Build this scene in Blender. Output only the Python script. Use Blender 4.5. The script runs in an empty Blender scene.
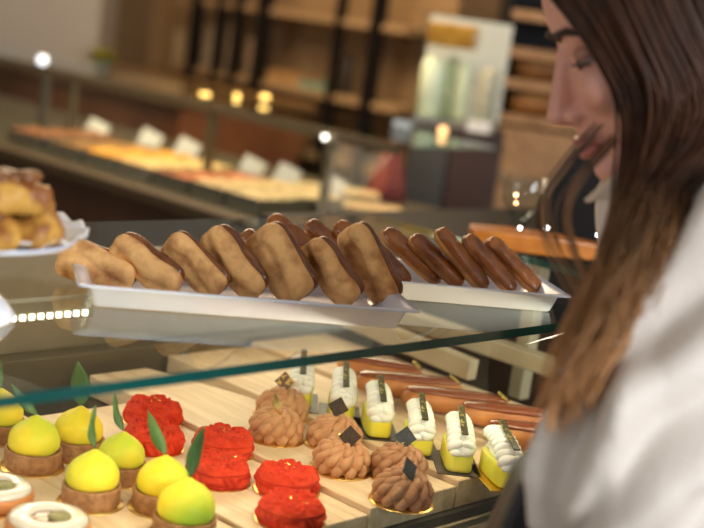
import bpy, bmesh, math, random
from mathutils import Vector, Matrix, noise, Quaternion
random.seed(7)
S = bpy.context.scene
COL = S.collection
V = Vector
pi = math.pi

# ------------------------------------------------------------------ camera
F = 1335.0; PIT = math.radians(10.6); ROLL = math.radians(7.9); YAW = math.radians(42.2); CZ = 1.55
fwd = V((math.cos(YAW)*math.cos(PIT), math.sin(YAW)*math.cos(PIT), -math.sin(PIT)))
r0 = V((math.sin(YAW), -math.cos(YAW), 0)); u0 = r0.cross(fwd)
RT = r0*math.cos(ROLL) + u0*math.sin(ROLL); UP = u0*math.cos(ROLL) - r0*math.sin(ROLL)
CAM = V((0, 0, CZ))
def ray(px, py): return fwd + RT*((px-352)/F) - UP*((py-264)/F)
def onz(px, py, z): d = ray(px, py); return CAM + d*((z-CZ)/d.z)
def onx(px, py, x): d = ray(px, py); return CAM + d*(x/d.x)
def ony(px, py, y): d = ray(px, py); return CAM + d*(y/d.y)
def dep(px, py, dd): return CAM + ray(px, py)*dd
cd = bpy.data.cameras.new('camera'); cam = bpy.data.objects.new('camera', cd); COL.objects.link(cam)
m = Matrix((RT, UP, -fwd)).transposed().to_4x4(); m.translation = CAM
cam.matrix_world = m
cd.sensor_width = 36; cd.lens = F*36/704; cd.clip_start = .05; cd.clip_end = 60
cd.dof.use_dof = True; cd.dof.focus_distance = 1.52; cd.dof.aperture_fstop = 3.2
S.camera = cam
S.view_settings.view_transform = 'Standard'; S.view_settings.look = 'None'
S.view_settings.gamma = 1; S.view_settings.exposure = 0.0; S.view_settings.use_curve_mapping = False

# ------------------------------------------------------------------ materials
def mat(name, col, rough=.5, metal=0, bump=0, bscale=60, col2=None, cscale=8, crange=(.35, .65), spec=.5,
        coat=0, sss=0, emit=None, estr=0, stretch=None, detail=4, rand=False, sheen=0):
    mt = bpy.data.materials.new(name); mt.use_nodes = True
    nt = mt.node_tree; N = nt.nodes; L = nt.links
    b = N['Principled BSDF']
    b.inputs['Base Color'].default_value = (*col, 1); b.inputs['Roughness'].default_value = rough
    b.inputs['Metallic'].default_value = metal; b.inputs['Specular IOR Level'].default_value = spec
    b.inputs['Coat Weight'].default_value = coat; b.inputs['Coat Roughness'].default_value = .12
    b.inputs['Sheen Weight'].default_value = sheen
    if sss:
        b.inputs['Subsurface Weight'].default_value = sss; b.inputs['Subsurface Scale'].default_value = .008
    if emit:
        b.inputs['Emission Color'].default_value = (*emit, 1); b.inputs['Emission Strength'].default_value = estr
    tc = N.new('ShaderNodeTexCoord'); mp = N.new('ShaderNodeMapping')
    L.new(tc.outputs['Object'], mp.inputs['Vector'])
    if stretch: mp.inputs['Scale'].default_value = stretch
    if rand:
        oi = N.new('ShaderNodeObjectInfo'); mu = N.new('ShaderNodeMath'); mu.operation = 'MULTIPLY'; mu.inputs[1].default_value = 37
        L.new(oi.outputs['Random'], mu.inputs[0]); L.new(mu.outputs[0], mp.inputs['Location'])
    if col2:
        n = N.new('ShaderNodeTexNoise'); n.inputs['Scale'].default_value = cscale; n.inputs['Detail'].default_value = detail
        r = N.new('ShaderNodeValToRGB'); r.color_ramp.elements[0].position = crange[0]; r.color_ramp.elements[1].position = crange[1]
        r.color_ramp.elements[0].color = (*col, 1); r.color_ramp.elements[1].color = (*col2, 1)
        L.new(mp.outputs[0], n.inputs['Vector']); L.new(n.outputs['Fac'], r.inputs[0]); L.new(r.outputs[0], b.inputs['Base Color'])
    if bump:
        n = N.new('ShaderNodeTexNoise'); n.inputs['Scale'].default_value = bscale; n.inputs['Detail'].default_value = 5
        bp = N.new('ShaderNodeBump'); bp.inputs['Strength'].default_value = 1; bp.inputs['Distance'].default_value = bump
        L.new(mp.outputs[0], n.inputs['Vector']); L.new(n.outputs['Fac'], bp.inputs['Height']); L.new(bp.outputs[0], b.inputs['Normal'])
    return mt

def wood_mat(name, a, b_, axis_y=True, rough=.55, scale=14):
    mt = mat(name, a, rough); nt = mt.node_tree; N = nt.nodes; L = nt.links; b = N['Principled BSDF']
    tc = N.new('ShaderNodeTexCoord'); mp = N.new('ShaderNodeMapping')
    mp.inputs['Scale'].default_value = (1, .07, 1) if axis_y else (.07, 1, 1)
    oi = N.new('ShaderNodeObjectInfo'); mu = N.new('ShaderNodeMath'); mu.operation = 'MULTIPLY'; mu.inputs[1].default_value = 9
    L.new(oi.outputs['Random'], mu.inputs[0]); L.new(mu.outputs[0], mp.inputs['Location'])
    L.new(tc.outputs['Object'], mp.inputs['Vector'])
    n = N.new('ShaderNodeTexNoise'); n.inputs['Scale'].default_value = scale*4; n.inputs['Detail'].default_value = 8; n.inputs['Roughness'].default_value = .7
    n.inputs['Distortion'].default_value = .6
    r = N.new('ShaderNodeValToRGB'); r.color_ramp.elements[0].position = .3; r.color_ramp.elements[1].position = .62
    r.color_ramp.elements[0].color = (*b_, 1); r.color_ramp.elements[1].color = (*a, 1)
    L.new(mp.outputs[0], n.inputs['Vector']); L.new(n.outputs['Fac'], r.inputs[0]); L.new(r.outputs[0], b.inputs['Base Color'])
    bp = N.new('ShaderNodeBump'); bp.inputs['Distance'].default_value = .0006
    L.new(n.outputs['Fac'], bp.inputs['Height']); L.new(bp.outputs[0], b.inputs['Normal'])
    return mt

def glass_mat(name, tint=(.93, .975, .96), gloss=(.95, 1, 1), rough=.0, ior=1.5):
    mt = bpy.data.materials.new(name); mt.use_nodes = True; nt = mt.node_tree; N = nt.nodes; L = nt.links
    N.remove(N['Principled BSDF']); out = N['Material Output']
    t = N.new('ShaderNodeBsdfTransparent'); t.inputs[0].default_value = (*tint, 1)
    g = N.new('ShaderNodeBsdfGlossy'); g.inputs['Color'].default_value = (*gloss, 1); g.inputs['Roughness'].default_value = rough
    fr = N.new('ShaderNodeFresnel'); fr.inputs[0].default_value = ior
    ge = N.new('ShaderNodeNewGeometry'); s = N.new('ShaderNodeMath'); s.operation = 'SUBTRACT'; s.inputs[0].default_value = 1
    mu = N.new('ShaderNodeMath'); mu.operation = 'MULTIPLY'
    L.new(ge.outputs['Backfacing'], s.inputs[1]); L.new(fr.outputs[0], mu.inputs[0]); L.new(s.outputs[0], mu.inputs[1])
    mx = N.new('ShaderNodeMixShader'); L.new(mu.outputs[0], mx.inputs[0]); L.new(t.outputs[0], mx.inputs[1]); L.new(g.outputs[0], mx.inputs[2])
    L.new(mx.outputs[0], out.inputs['Surface'])
    return mt

M = dict(
    board=wood_mat('pale_wood', (.82, .63, .42), (.58, .38, .21)),
    glass=glass_mat('clear_glass', gloss=(.86, .95, 1.0)), edge=mat('glass_edge', (.006, .075, .065), .12, spec=.6),
    gold=mat('gold_card', (.83, .55, .17), .28, 1, .0004, 90), golddark=mat('dark_card', (.06, .045, .035), .45, .2),
    shell=mat('tart_crust', (.27, .11, .035), .7, 0, .0014, 220, (.44, .21, .08), 110, rand=True),
    lemon=mat('lemon_glaze', (.88, .68, .035), .5, 0, .0006, 150, (.46, .60, .04), 13, (.44, .66), spec=.3, sss=.1, rand=True, detail=2),
    leaf=mat('leaf', (.040, .105, .028), .45, 0, .0004, 150, (.10, .19, .05), 40, rand=True),
    red=mat('red_velvet', (.60, .032, .014), .85, 0, .0014, 600, (.76, .07, .025), 60, spec=.15),
    flake=mat('gold_leaf', (.95, .68, .25), .25, 1),
    cream_brown=mat('hazelnut_cream', (.48, .225, .10), .6, 0, .0005, 500, (.60, .32, .155), 40, sss=.05, rand=True),
    choc=mat('dark_chocolate', (.012, .006, .005), .5, 0, .0003, 300, (.06, .03, .016), 350, spec=.2),
    yellow=mat('yellow_cake', (.86, .74, .035), .55, 0, .0005, 250, (.80, .80, .10), 30, sss=.15, rand=True),
    white=mat('whipped_cream', (.92, .90, .85), .5, 0, .0005, 120, sss=.15),
    strip=mat('pistachio_strip', (.045, .04, .015), .35, 0, 0, 0, (.42, .33, .08), 260, (.55, .62)),
    eclair=mat('choux', (.60, .23, .06), .5, 0, .0012, 90, (.42, .13, .03), 22, rand=True),
    eglaze=mat('caramel_glaze', (.23, .055, .018), .12, 0, .0004, 40, coat=.6),
    coin=mat('gold_coin', (.55, .38, .08), .35, .6),
    puff=mat('puff_pastry', (.95, .54, .20), .6, 0, .003, 75, (.42, .15, .035), 32, (.45, .70), rand=True),
    crust=mat('baked_crust', (.13, .036, .009), .3, 0, .0016, 60, (.24, .08, .02), 40, coat=.3, rand=True),
    fing=mat('finger_pastry', (.72, .34, .09), .45, 0, .0012, 90, (.23, .075, .02), 30, rand=True, coat=.2),
    fglaze=mat('brown_glaze', (.20, .055, .012), .22, 0, .003, 60, (.44, .15, .03), 32, coat=.5, rand=True),
    tray=mat('white_porcelain', (.72, .77, .90), .2, coat=.3),
    doily=mat('white_paper', (.80, .78, .76), .8, 0, .001, 200),
    steel=mat('brushed_steel', (.55, .55, .52), .3, 1),
    dark=mat('dark_deck', (.035, .028, .02), .4), olive=mat('olive_metal', (.16, .13, .08), .4, .4),
    beige=mat('beige_laminate', (.42, .33, .21), .5, 0, .0005, 40, (.34, .26, .16), 20),
    brownpanel=mat('dark_brown_panel', (.045, .020, .010), .45, 0, .0005, 20, (.06, .028, .014), 6),
)

# ------------------------------------------------------------------ helpers
def link(o, parent=None):
    COL.objects.link(o)
    if parent: o.parent = parent
    return o
def obj(name, bm, m_, parent=None, smooth=True, sub=0, bev=0, auto=None):
    me = bpy.data.meshes.new(name)
    bmesh.ops.recalc_face_normals(bm, faces=bm.faces)
    bm.to_mesh(me); bm.free()
    if smooth:
        for p in me.polygons: p.use_smooth = True
    o = bpy.data.objects.new(name, me)
    if isinstance(m_, (list, tuple)):
        for k in m_: me.materials.append(k)
    elif m_: me.materials.append(m_)
    link(o, parent)
    if bev:
        b = o.modifiers.new('bevel', 'BEVEL'); b.width = bev; b.segments = 2; b.limit_method = 'ANGLE'
    if sub:
        s = o.modifiers.new('subsurf', 'SUBSURF'); s.levels = sub; s.render_levels = sub
    return o
def empty(name, loc=(0, 0, 0), rz=0):
    o = bpy.data.objects.new(name, None); link(o); o.empty_display_size = .02
    o.location = loc; o.rotation_euler = (0, 0, rz); return o
def tag(o, label, cat, group=None, kind=None):
    o['label'] = label; o['category'] = cat
    if group: o['group'] = group
    if kind: o['kind'] = kind
    return o
def struct(name, bm, m_, **k):
    o = obj(name, bm, m_, smooth=False, **k); o['kind'] = 'structure'; return o
def copy_tree(o, parent=None):
    c = o.copy(); COL.objects.link(c); c.parent = parent
    for ch in o.children: copy_tree(ch, c)
    return c
def kids(o, name): return [c for c in o.children if c.name.split('.')[0] == name]
def box(bm, c, s, rot=None, mi=0):
    g = bmesh.ops.create_cube(bm, size=1)['verts']
    mt = Matrix.Translation(V(c)) @ (rot.to_4x4() if rot else Matrix.Identity(4)) @ Matrix.Diagonal((*s, 1))
    bmesh.ops.transform(bm, matrix=mt, verts=g)
    for f in {f for v in g for f in v.link_faces}: f.material_index = mi
    return g
def bx(x0, x1, y0, y1, z0, z1):
    bm = bmesh.new(); box(bm, ((x0+x1)/2, (y0+y1)/2, (z0+z1)/2), (x1-x0, y1-y0, z1-z0)); return bm
def lathe(bm, prof, n=40, c=(0, 0, 0), fn=None):
    rings = []
    for r, z in prof:
        if r < 1e-6: rings.append([bm.verts.new((c[0], c[1], c[2]+z))]); continue
        ring = []
        for i in range(n):
            a = 2*pi*i/n; p = V((r*math.cos(a), r*math.sin(a), z))
            if fn: p = fn(p, a)
            ring.append(bm.verts.new(p + V(c)))
        rings.append(ring)
    for A, B in zip(rings, rings[1:]):
        if len(A) == 1 and len(B) == 1: continue
        if len(A) == 1:
            for i in range(n): bm.faces.new((A[0], B[i], B[(i+1) % n]))
        elif len(B) == 1:
            for i in range(n): bm.faces.new((A[i], A[(i+1) % n], B[0]))
        else:
            for i in range(n): bm.faces.new((A[i], A[(i+1) % n], B[(i+1) % n], B[i]))
    return bm
def ell(bm, c, ax, rad, seg=12, rings=8, taper=0.):
    """ellipsoid with axes ax (3 vectors); taper narrows it along axis 0"""
    c = V(c); A0, A1_, A2_ = ax[0]*rad[0], ax[1]*rad[1], ax[2]*rad[2]; out = []; rows = []
    for j in range(rings+1):
        th = pi*j/rings; z = math.cos(th); q = math.sin(th); k = 1 - taper*z
        if j in (0, rings): rows.append([bm.verts.new(c + A0*z)]); out += rows[-1]; continue
        row = [bm.verts.new(c + A0*z + A1_*(q*math.cos(2*pi*i/seg)*k) + A2_*(q*math.sin(2*pi*i/seg)*k)) for i in range(seg)]
        rows.append(row); out += row
    for A, B in zip(rows, rows[1:]):
        for i in range(seg):
            i2 = (i+1) % seg
            if len(A) == 1: bm.faces.new((A[0], B[i2], B[i]))
            elif len(B) == 1: bm.faces.new((A[i], A[i2], B[0]))
            else: bm.faces.new((A[i], A[i2], B[i2], B[i]))
    return out
def tube(bm, pts, rad, n=8, cap=True):
    pts = [V(p) for p in pts]; prev = None; rings = []
    for i, p in enumerate(pts):
        d = (pts[min(i+1, len(pts)-1)] - pts[max(i-1, 0)]).normalized()
        if prev is None:
            a = d.orthogonal().normalized()
        else:
            a = (prev - d*prev.dot(d)); a = a.normalized() if a.length > 1e-6 else d.orthogonal().normalized()
        prev = a; b = d.cross(a); r = rad[i] if isinstance(rad, (list, tuple)) else rad
        rings.append([bm.verts.new(p + (a*math.cos(2*pi*k/n) + b*math.sin(2*pi*k/n))*r) for k in range(n)])
    for A, B in zip(rings, rings[1:]):
        for i in range(n): bm.faces.new((A[i], A[(i+1) % n], B[(i+1) % n], B[i]))
    if cap: bm.faces.new(rings[0]); bm.faces.new(rings[-1])
def frame_rot(x=None, y=None, z=None):
    """rotation whose z axis is z and y axis near y"""
    z = z.normalized(); x = y.cross(z).normalized(); y = z.cross(x)
    return Matrix((x, y, z)).transposed()
def nz(p, s, o=0): return noise.noise(V(p)*s + V((o, o*1.7, o*.3)))
def catmull(P, n):
    P = [V(p) for p in P]; Q = [P[0]*2-P[1]] + P + [P[-1]*2-P[-2]]; out = []
    segs = len(P)-1
    for k in range(n+1):
        t = k/n*segs; i = min(int(t), segs-1); u = t-i
        a, b, c, d = Q[i:i+4]
        out.append(.5*((2*b) + (c-a)*u + (2*a-5*b+4*c-d)*u*u + (3*b-3*c+d-a)*u**3))
    return out

# ================================================================== THE DISPLAY CASE
ZG = 1.232; YF = .832; YB = 1.46
case = empty('display_case', (1.3, 1.15, 0))
tag(case, 'glass pastry display case in the foreground, its top glass carrying the white trays', 'display case')
def cpart(name, bm, m_, **k):
    for v in bm.verts: v.co -= V((1.3, 1.15, 0))
    return obj(name, bm, m_, case, smooth=False, **k)
XL, XR = .30, 1.62
bm = bx(XL, XR, YF+.018, YB, 0, 1.0); cpart('base_cabinet', bm, M['beige'], bev=.003)
cpart('deck', bx(XL, XR, YF+.022, YB-.012, 1.001, 1.012), M['dark'])
cpart('front_rail', bx(XL, XR, YF+.004, YF+.017, .975, 1.0), M['steel'], bev=.001)
bm = bx(XL, XR, YF, 1.43, ZG-.010, ZG)
for f in bm.faces:
    if f.normal.y < -.5 or abs(f.normal.x) > .5: f.material_index = 1
cpart('top_glass', bm, [M['glass'], M['edge']])
cpart('front_glass', bx(XL, XR, YF+.004, YF+.010, 1.001, ZG-.011), M['glass'])
cpart('rear_panel', bx(XL, XR, YB-.01, YB+.01, 1.012, 1.185), M['beige'], bev=.002)
cpart('rear_rail', bx(XL, XR, 1.40, 1.43, 1.013, 1.06), M['olive'], bev=.002)
cpart('front_sill', bx(XL, XR, YF-.03, YF+.003, .94, .972), M['beige'], bev=.003)
for (px, py) in ((518, 398),):
    p = onz(px, py, 1.012)
    cpart('post', bx(p.x-.012, p.x+.012, p.y-.012, p.y+.012, 1.013, ZG-.011), M['beige'], bev=.002)
cpart('post', bx(XL+.02, XL+.045, YB-.06, YB-.035, 1.013, ZG-.011), M['beige'], bev=.002)
ledp = bx(.55, .835, 1.112, 1.128, ZG-.032, ZG-.011)
lp = cpart('led_profile', ledp, M['olive'])
LEDM = mat('led', (1, .9, .75), emit=(1, .86, .66), estr=3.5)
for i in range(24):
    q = (.575 + i*.0108, 1.1105, 1.206)
    b = bmesh.new(); box(b, q, (.0055, .003, .006)); 
    for v in b.verts: v.co -= V((1.3, 1.15, 0))
    obj('led', b, LEDM, lp, smooth=False)
# slanted wooden bars behind the eclairs
def bar(p0, p1, w, h, m_, name='crossbar'):
    d = (p1-p0); bm = bmesh.new()
    box(bm, (p0+p1)/2, (w, h, d.length), frame_rot(y=V((0, 0, 1)), z=d)); return cpart(name, bm, m_, bev=.002)
bar(V((1.56, 1.39, 1.10)), V((1.56, .99, 1.10)), .03, .025, M['beige'])
bar(V((1.50, 1.39, 1.09)), V((1.50, 1.10, 1.075)), .02, .03, M["beige"])

# wooden serving boards, one beside the other, each a little higher than its left neighbour
BZ = [1.026, 1.030, 1.034, 1.040, 1.046, 1.052]
BX = [(.585, .733), (.737, .883), (.886, 1.030), (1.033, 1.178), (1.181, 1.334), (1.338, 1.50)]
BY1 = [1.33, 1.30, 1.27, 1.37, 1.392, 1.392]
BL = ['pale wooden board farthest left, under the ring tarts', 'pale wooden board under the lemon tarts',
      'pale wooden board under the red flower cakes', 'pale wooden board with waney right edge under the hazelnut cakes',
      'pale wooden board under the row of yellow cream desserts', 'pale wooden board under the long glazed eclairs']
for i, ((x0, x1), z, y1) in enumerate(zip(BX, BZ, BY1)):
    bm = bmesh.new(); n = 16; y0 = .862
    top = []; 
    zz = 1.0125
    for k in range(n+1):
        t = k/n; y = y0 + (y1-y0)*t; xr = x1
        if i == 3: xr -= .05*max(0, (t-.66)/.34)**1.3 + .002*math.sin(9*t)
        top.append((x0, xr, y))
    V4 = [[bm.verts.new((a, y, z)), bm.verts.new((b, y, z)), bm.verts.new((b, y, zz)), bm.verts.new((a, y, zz))] for a, b, y in top]
    for A, B in zip(V4, V4[1:]):
        for q in range(4): bm.faces.new((A[q], A[(q+1) % 4], B[(q+1) % 4], B[q]))
    bm.faces.new(V4[0]); bm.faces.new(V4[-1])
    o = obj('serving_board', bm, M['board'], smooth=False, bev=.0015)
    tag(o, BL[i], 'board', 'wooden boards in the case')

# ------------------------------------------------------------------ lemon tarts
def board_disc(r, parent, m_=None, z=0.):
    bm = bmesh.new(); lathe(bm, [(0, .0001), (r, .0001), (r+.0004, .0006), (r, .0012), (0, .0012)], 48)
    return obj('cake_board', bm, m_ or M['gold'], parent)
def leaf_bm(L_=.036, w=.0065, bend=.25, fold=.35):
    bm = bmesh.new(); n = 14; rows = []
    for k in range(n+1):
        t = k/n; hw = w*math.sin(pi*min(1, t*1.02)**.85)**.8*(1-.15*t) if 0 < t < 1 else 0
        hw = max(hw, .0007 if t < .2 else .0001)
        c = V((0, -L_*bend*t*t, L_*t)); row = []
        for s in (-1, -.5, 0, .5, 1): row.append(bm.verts.new(c + V((s*hw, abs(s)*hw*fold + .0006*math.sin(t*11+s*2)*abs(s), 0))))
        rows.append(row)
    for A, B in zip(rows, rows[1:]):
        for q in range(4): bm.faces.new((A[q], A[q+1], B[q+1], B[q]))
    return bm
TART_Z = BZ[1]
def make_tart():
    t = empty('lemon_tart')
    board_disc(.0335, t)
    bm = bmesh.new()
    def wob(p, a): return p*(1 + .012*nz(p, 90)) if p.z > .003 else p
    lathe(bm, [(0, .0013), (.0283, .0013), (.0290, .0025), (.0294, .010), (.0297, .019), (.0293, .0212), (.0272, .0214), (.0262, .0195), (0, .019)], 56, fn=lambda p, a: V((p.x*(1+.015*nz(p, 120)), p.y*(1+.015*nz(p, 120)), p.z + .0006*nz(p, 100))))
    obj('tart_shell', bm, M['shell'], t)
    bm = bmesh.new()
    pr = [(0, .0188), (.022, .0188), (.0252, .0205), (.0268, .0245), (.0272, .029), (.0263, .0345), (.0246, .0390), (.0216, .0432), (.0174, .0470), (.0128, .0500), (.0084, .0526), (.0048, .0551), (.0024, .0570), (0, .0575)]
    lathe(bm, pr, 48, fn=lambda p, a: V((p.x*(1+.03*nz(p, 35, 3)), p.y*(1+.03*nz(p, 35, 3)), p.z + .0012*nz(p, 50))))
    obj('lemon_dome', bm, M['lemon'], t, sub=1)
    lf = obj('leaf', leaf_bm(), M['leaf'], t); lf.location = (0, 0, .0575)
    s = lf.modifiers.new('solid', 'SOLIDIFY'); s.thickness = .0004
    return t
tarts = [  # px, py of base centre, leaf tip offset px, twist, scale, label
    (32, 467, (-27, -27), .5, 1.02, 'lime green domed tart with leaf bending left, behind the ring tarts'),
    (90, 503, (-8, -40), .75, 1.0, 'yellow domed tart on dark shell with a narrow upright leaf, nearest the ring tarts'),
    (76, 455, (-1, -46), 0., 1.0, 'yellow domed tart with the broadest upright leaf, at the back of the tart board'),
    (119, 479, (-17, -38), .7, .93, 'lemon tart with a thin leaf curving left, directly beside the first red cakes'),
    (160, 508, (-20, -40), .35, 1.0, 'bright yellow domed tart with dark leaf leaning left, second nearest'),
    (183, 536, (9, -46), .25, 1.05, 'green tinged lemon tart cut by the bottom edge, leaf leaning right'),
    (-3, 437, (-8, -40), .4, 1.0, 'yellow domed tart cut by the left edge of the photo, farthest left'),
]
tp = make_tart()
base_rot = tp
for i, (px, py, (dx, dy), tw, sc, lab) in enumerate(tarts):
    t = tp if i == 0 else copy_tree(tp)
    p = onz(px, py, BZ[1] if i != 6 else BZ[1]+.0)
    t.location = p; rz = random.uniform(0, 6.28); t.rotation_euler = (0, 0, rz); t.scale = (sc,)*3
    lf = kids(t, 'leaf')[0]
    d = (RT*dx - UP*dy).normalized(); toc = -fwd
    y = toc*math.cos(tw*1.5) + RT*math.sin(tw*1.5)
    Rm = frame_rot(y=-y, z=d); Rm = Rm.to_4x4()
    Rz = Matrix.Rotation(-rz, 4, 'Z')
    lf.rotation_euler = (Rz @ Rm).to_euler()
    k = math.hypot(dx, dy)/36*1.08; lf.scale = (k*(1.3 if i == 2 else .8), k, k)
    tag(t, lab, 'tart', 'lemon tarts')

# ------------------------------------------------------------------ ring tarts (bottom left)
def make_ring():
    t = empty('ring_tart'); board_disc(.042, t)
    bm = bmesh.new(); lathe(bm, [(0, .0013), (.036, .0013), (.0395, .004), (.0405, .010), (.0392, .0155), (.034, .017), (0, .017)], 56)
    obj('biscuit_base', bm, M['eclair'], t)
    bm = bmesh.new(); lathe(bm, [(.016, .0165), (.0165, .0195), (.020, .0218), (.028, .0222), (.035, .0205), (.0382, .0172), (.037, .0158), (.016, .0158), (.016, .0165)], 56)
    obj('white_icing', bm, M['icing'], t)
    bm = bmesh.new(); lathe(bm, [(0, .0165), (.0163, .0165), (.0165, .0185), (.012, .0192), (0, .0194)], 40)
    obj('brown_filling', bm, M['eglaze'], t)
    bm = bmesh.new(); lathe(bm, [(0, .0195), (.0105, .0197), (.0115, .0212), (.010, .0228), (0, .0230)], 32, (.011, -.004, .001))
    obj('pistachio_disc', bm, M['pist'], t)
    return t
M['icing'] = mat('white_icing', (.66, .57, .50), .18, coat=.5)
M['pist'] = mat('pistachio', (.16, .15, .05), .4, 0, .0008, 200, (.25, .2, .07), 90)
rp = make_ring()
for i, (px, py, lab) in enumerate([(47, 535, 'white iced ring tart with brown centre, cut by the bottom edge'), (-8, 503, 'white iced ring tart cut by the left edge, behind the other one')]):
    t = rp if i == 0 else copy_tree(rp)
    t.location = onz(px, py, BZ[0]+.0); t.rotation_euler = (0, 0, YAW-pi/2)
    tag(t, lab, 'tart', 'ring tarts')
# (they sit on the board left of the lemon tarts)

# ------------------------------------------------------------------ red flower cakes
def make_red(seed):
    t = empty('red_flower_cake'); board_disc(.0345, t)
    R0 = .0335; H = .0255; NA = 150; NR = 46
    lobes = 5
    cen = [(0, 0, .0130)] + [(.0205*math.cos(2*pi*k/lobes+.3), .0205*math.sin(2*pi*k/lobes+.3), .0135) for k in range(lobes)]
    def outl(a):
        return R0*(.90 + .10*abs(math.cos(lobes*(a-.3)/2))**.7)
    def top(x, y):
        best = 0; z = 0
        dmin = 9
        for j, (cx, cy, rr) in enumerate(cen):
            dx, dy = x-cx, y-cy; d = math.hypot(dx, dy)/rr
            if d < dmin: dmin = d; b = (dx, dy, d, j)
        dx, dy, d, j = b
        a = math.atan2(dy, dx); q = max(0, 1-d*d*.8)
        z = .0062*math.sqrt(q)
        # petals: spiral ridges round each rose
        s = math.sin(a*1 - d*15 + j*1.3 + .7*math.sin(3*a+j))
        z += .0030*max(-.6, s)*min(1, q*2.5)
        z += .0010*nz((x, y, j*.01), 260)
        return z
    bm = bmesh.new(); rings = []
    for k in range(NR+1):
        t_ = k/NR; ring = []
        for i in range(NA):
            a = 2*pi*i/NA; Ro = outl(a)
            if t_ < .30:      # side
                u = t_/.30; z = .0014 + u*(H-.006); r = Ro*(.97+.03*math.sin(pi*u))
                r += .0020*math.sin(a*13+3*math.sin(u*3+a*5))*math.sin(pi*min(1, u*1.1))
                x, y = r*math.cos(a), r*math.sin(a)
            else:
                u = (t_-.30)/.70; r = Ro*(1-u)
                x, y = r*math.cos(a), r*math.sin(a)
                z = H - .0046*(1-min(1, u*6))**2 - .001 + top(x, y)*min(1, u*6) * 1.0
            ring.append((x, y, z))
        rings.append(ring)
    vr = [[bm.verts.new(p) for p in r] for r in rings[:-1]]
    apex = bm.verts.new((0, 0, H-.001+top(0, 0)))
    for A, B in zip(vr, vr[1:]):
        for i in range(NA): bm.faces.new((A[i], A[(i+1) % NA], B[(i+1) % NA], B[i]))
    for i in range(NA): bm.faces.new((vr[-1][i], vr[-1][(i+1) % NA], apex))
    bm.faces.new(list(reversed(vr[0])))
    obj('cake_body', bm, M['red'], t)
    rnd = random.Random(seed)
    for q in range(3):
        bm = bmesh.new(); a = rnd.uniform(0, 6.28); r = rnd.uniform(.002, .016) if q else .004
        c = V((r*math.cos(a), r*math.sin(a), H+.0062))
        for _ in range(4):
            d = V((rnd.uniform(-1, 1), rnd.uniform(-1, 1), rnd.uniform(-.3, .6)))*.0022
            e = V((rnd.uniform(-1, 1), rnd.uniform(-1, 1), rnd.uniform(-.3, .8)))*.0018
            vv = [bm.verts.new(c+d+s) for s in (V((0, 0, 0)), e, e+d.orthogonal()*.8, d*.6)]
            bm.faces.new(vv)
        g = obj('gold_flake', bm, M['flake'], t, smooth=False); s = g.modifiers.new('s', 'SOLIDIFY'); s.thickness = .0003
    return t
reds = [(152, 421, 'scarlet rose moulded cake at the far back left of the red cakes'),
        (152, 447, 'scarlet rose moulded cake just in front of the farthest one, behind a lemon tart leaf'),
        (223, 452, 'scarlet rose moulded cake, rear one of the middle pair'),
        (217, 480, 'scarlet rose moulded cake, front one of the middle pair'),
        (286, 490, 'scarlet rose moulded cake, rear one of the pair beside the speckled brown cakes'),
        (290, 521, 'scarlet rose moulded cake nearest the camera, at the bottom edge')]
rd = [make_red(k) for k in range(2)]
for i, (px, py, lab) in enumerate(reds):
    t = rd[i] if i < 2 else copy_tree(rd[i % 2])
    t.location = onz(px, py, BZ[2]); t.rotation_euler = (0, 0, [.2, 1.5, .8, 2.2, .4, 1.1][i])
    t.scale = (1.07, 1.07, .80)
    tag(t, lab, 'cake', 'red flower cakes')

# ------------------------------------------------------------------ hazelnut cream cakes
def make_choc(tile, cream='cream_brown'):
    t = empty('hazelnut_cream_cake'); board_disc(.0355, t)
    bm = bmesh.new()
    lathe(bm, [(0, .0014), (.025, .0014), (.029, .007), (.0285, .018), (.023, .028), (.012, .0335), (0, .035)], 40)
    for (z, r, n, sz, off, tilt) in ((.0090, .0250, 11, .0118, 0, .15), (.0185, .0245, 11, .0118, .5, .45), (.0265, .0180, 9, .0108, .2, .85), (.0320, .0095, 6, .0095, .6, 1.15), (.0350, .002, 2, .008, .1, 1.4)):
        for k in range(n):
            a = 2*pi*(k+off)/n; rad = V((math.cos(a), math.sin(a), 0)); tan = V((-rad.y, rad.x, 0)); up = V((0, 0, 1))
            nrm = (rad*math.cos(tilt) + up*math.sin(tilt)).normalized()
            al = (nrm.cross(tan)); al = (al*1.0 + tan*.75).normalized() if al.z > 0 else (-al*1.0 + tan*.75).normalized()
            sd = nrm.cross(al)
            ell(bm, V((rad.x*r, rad.y*r, z)) + nrm*.001, (al, sd, nrm), (sz, sz*.52, sz*.62), 10, 8, taper=.35)
    obj('piped_cream', bm, M[cream], t)
    bm = bmesh.new(); box(bm, (0, 0, 0), (.0185, .0185, .0014))
    tl = obj('chocolate_tile', bm, tile, t, smooth=False, bev=.0003); tl.location = (0, 0, .048)
    bm = bmesh.new()
    for _ in range(5):
        c = V((.006, .0, .0415)) + V((random.uniform(-1, 1), random.uniform(-1, 1), 0))*.002
        bm.faces.new([bm.verts.new(c + V((random.uniform(-1, 1), random.uniform(-1, 1), random.uniform(-.5, 1)))*.0022) for _ in range(3)])
    g = obj('gold_flake', bm, M['flake'], t, smooth=False); s = g.modifiers.new('s', 'SOLIDIFY'); s.thickness = .0003
    return t
M['cream_dark'] = mat('cocoa_cream', (.30, .125, .052), .55, 0, .0005, 500, (.42, .20, .09), 40, rand=True)
M['tile_gold'] = mat('gilded_chocolate', (.10, .05, .02), .35, .2, 0, 0, (.6, .36, .1), 160, (.5, .6))
M['tile_slate'] = mat('slate_chocolate', (.016, .018, .022), .55, 0, 0, 0, (.05, .055, .065), 300, spec=.25)
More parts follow.
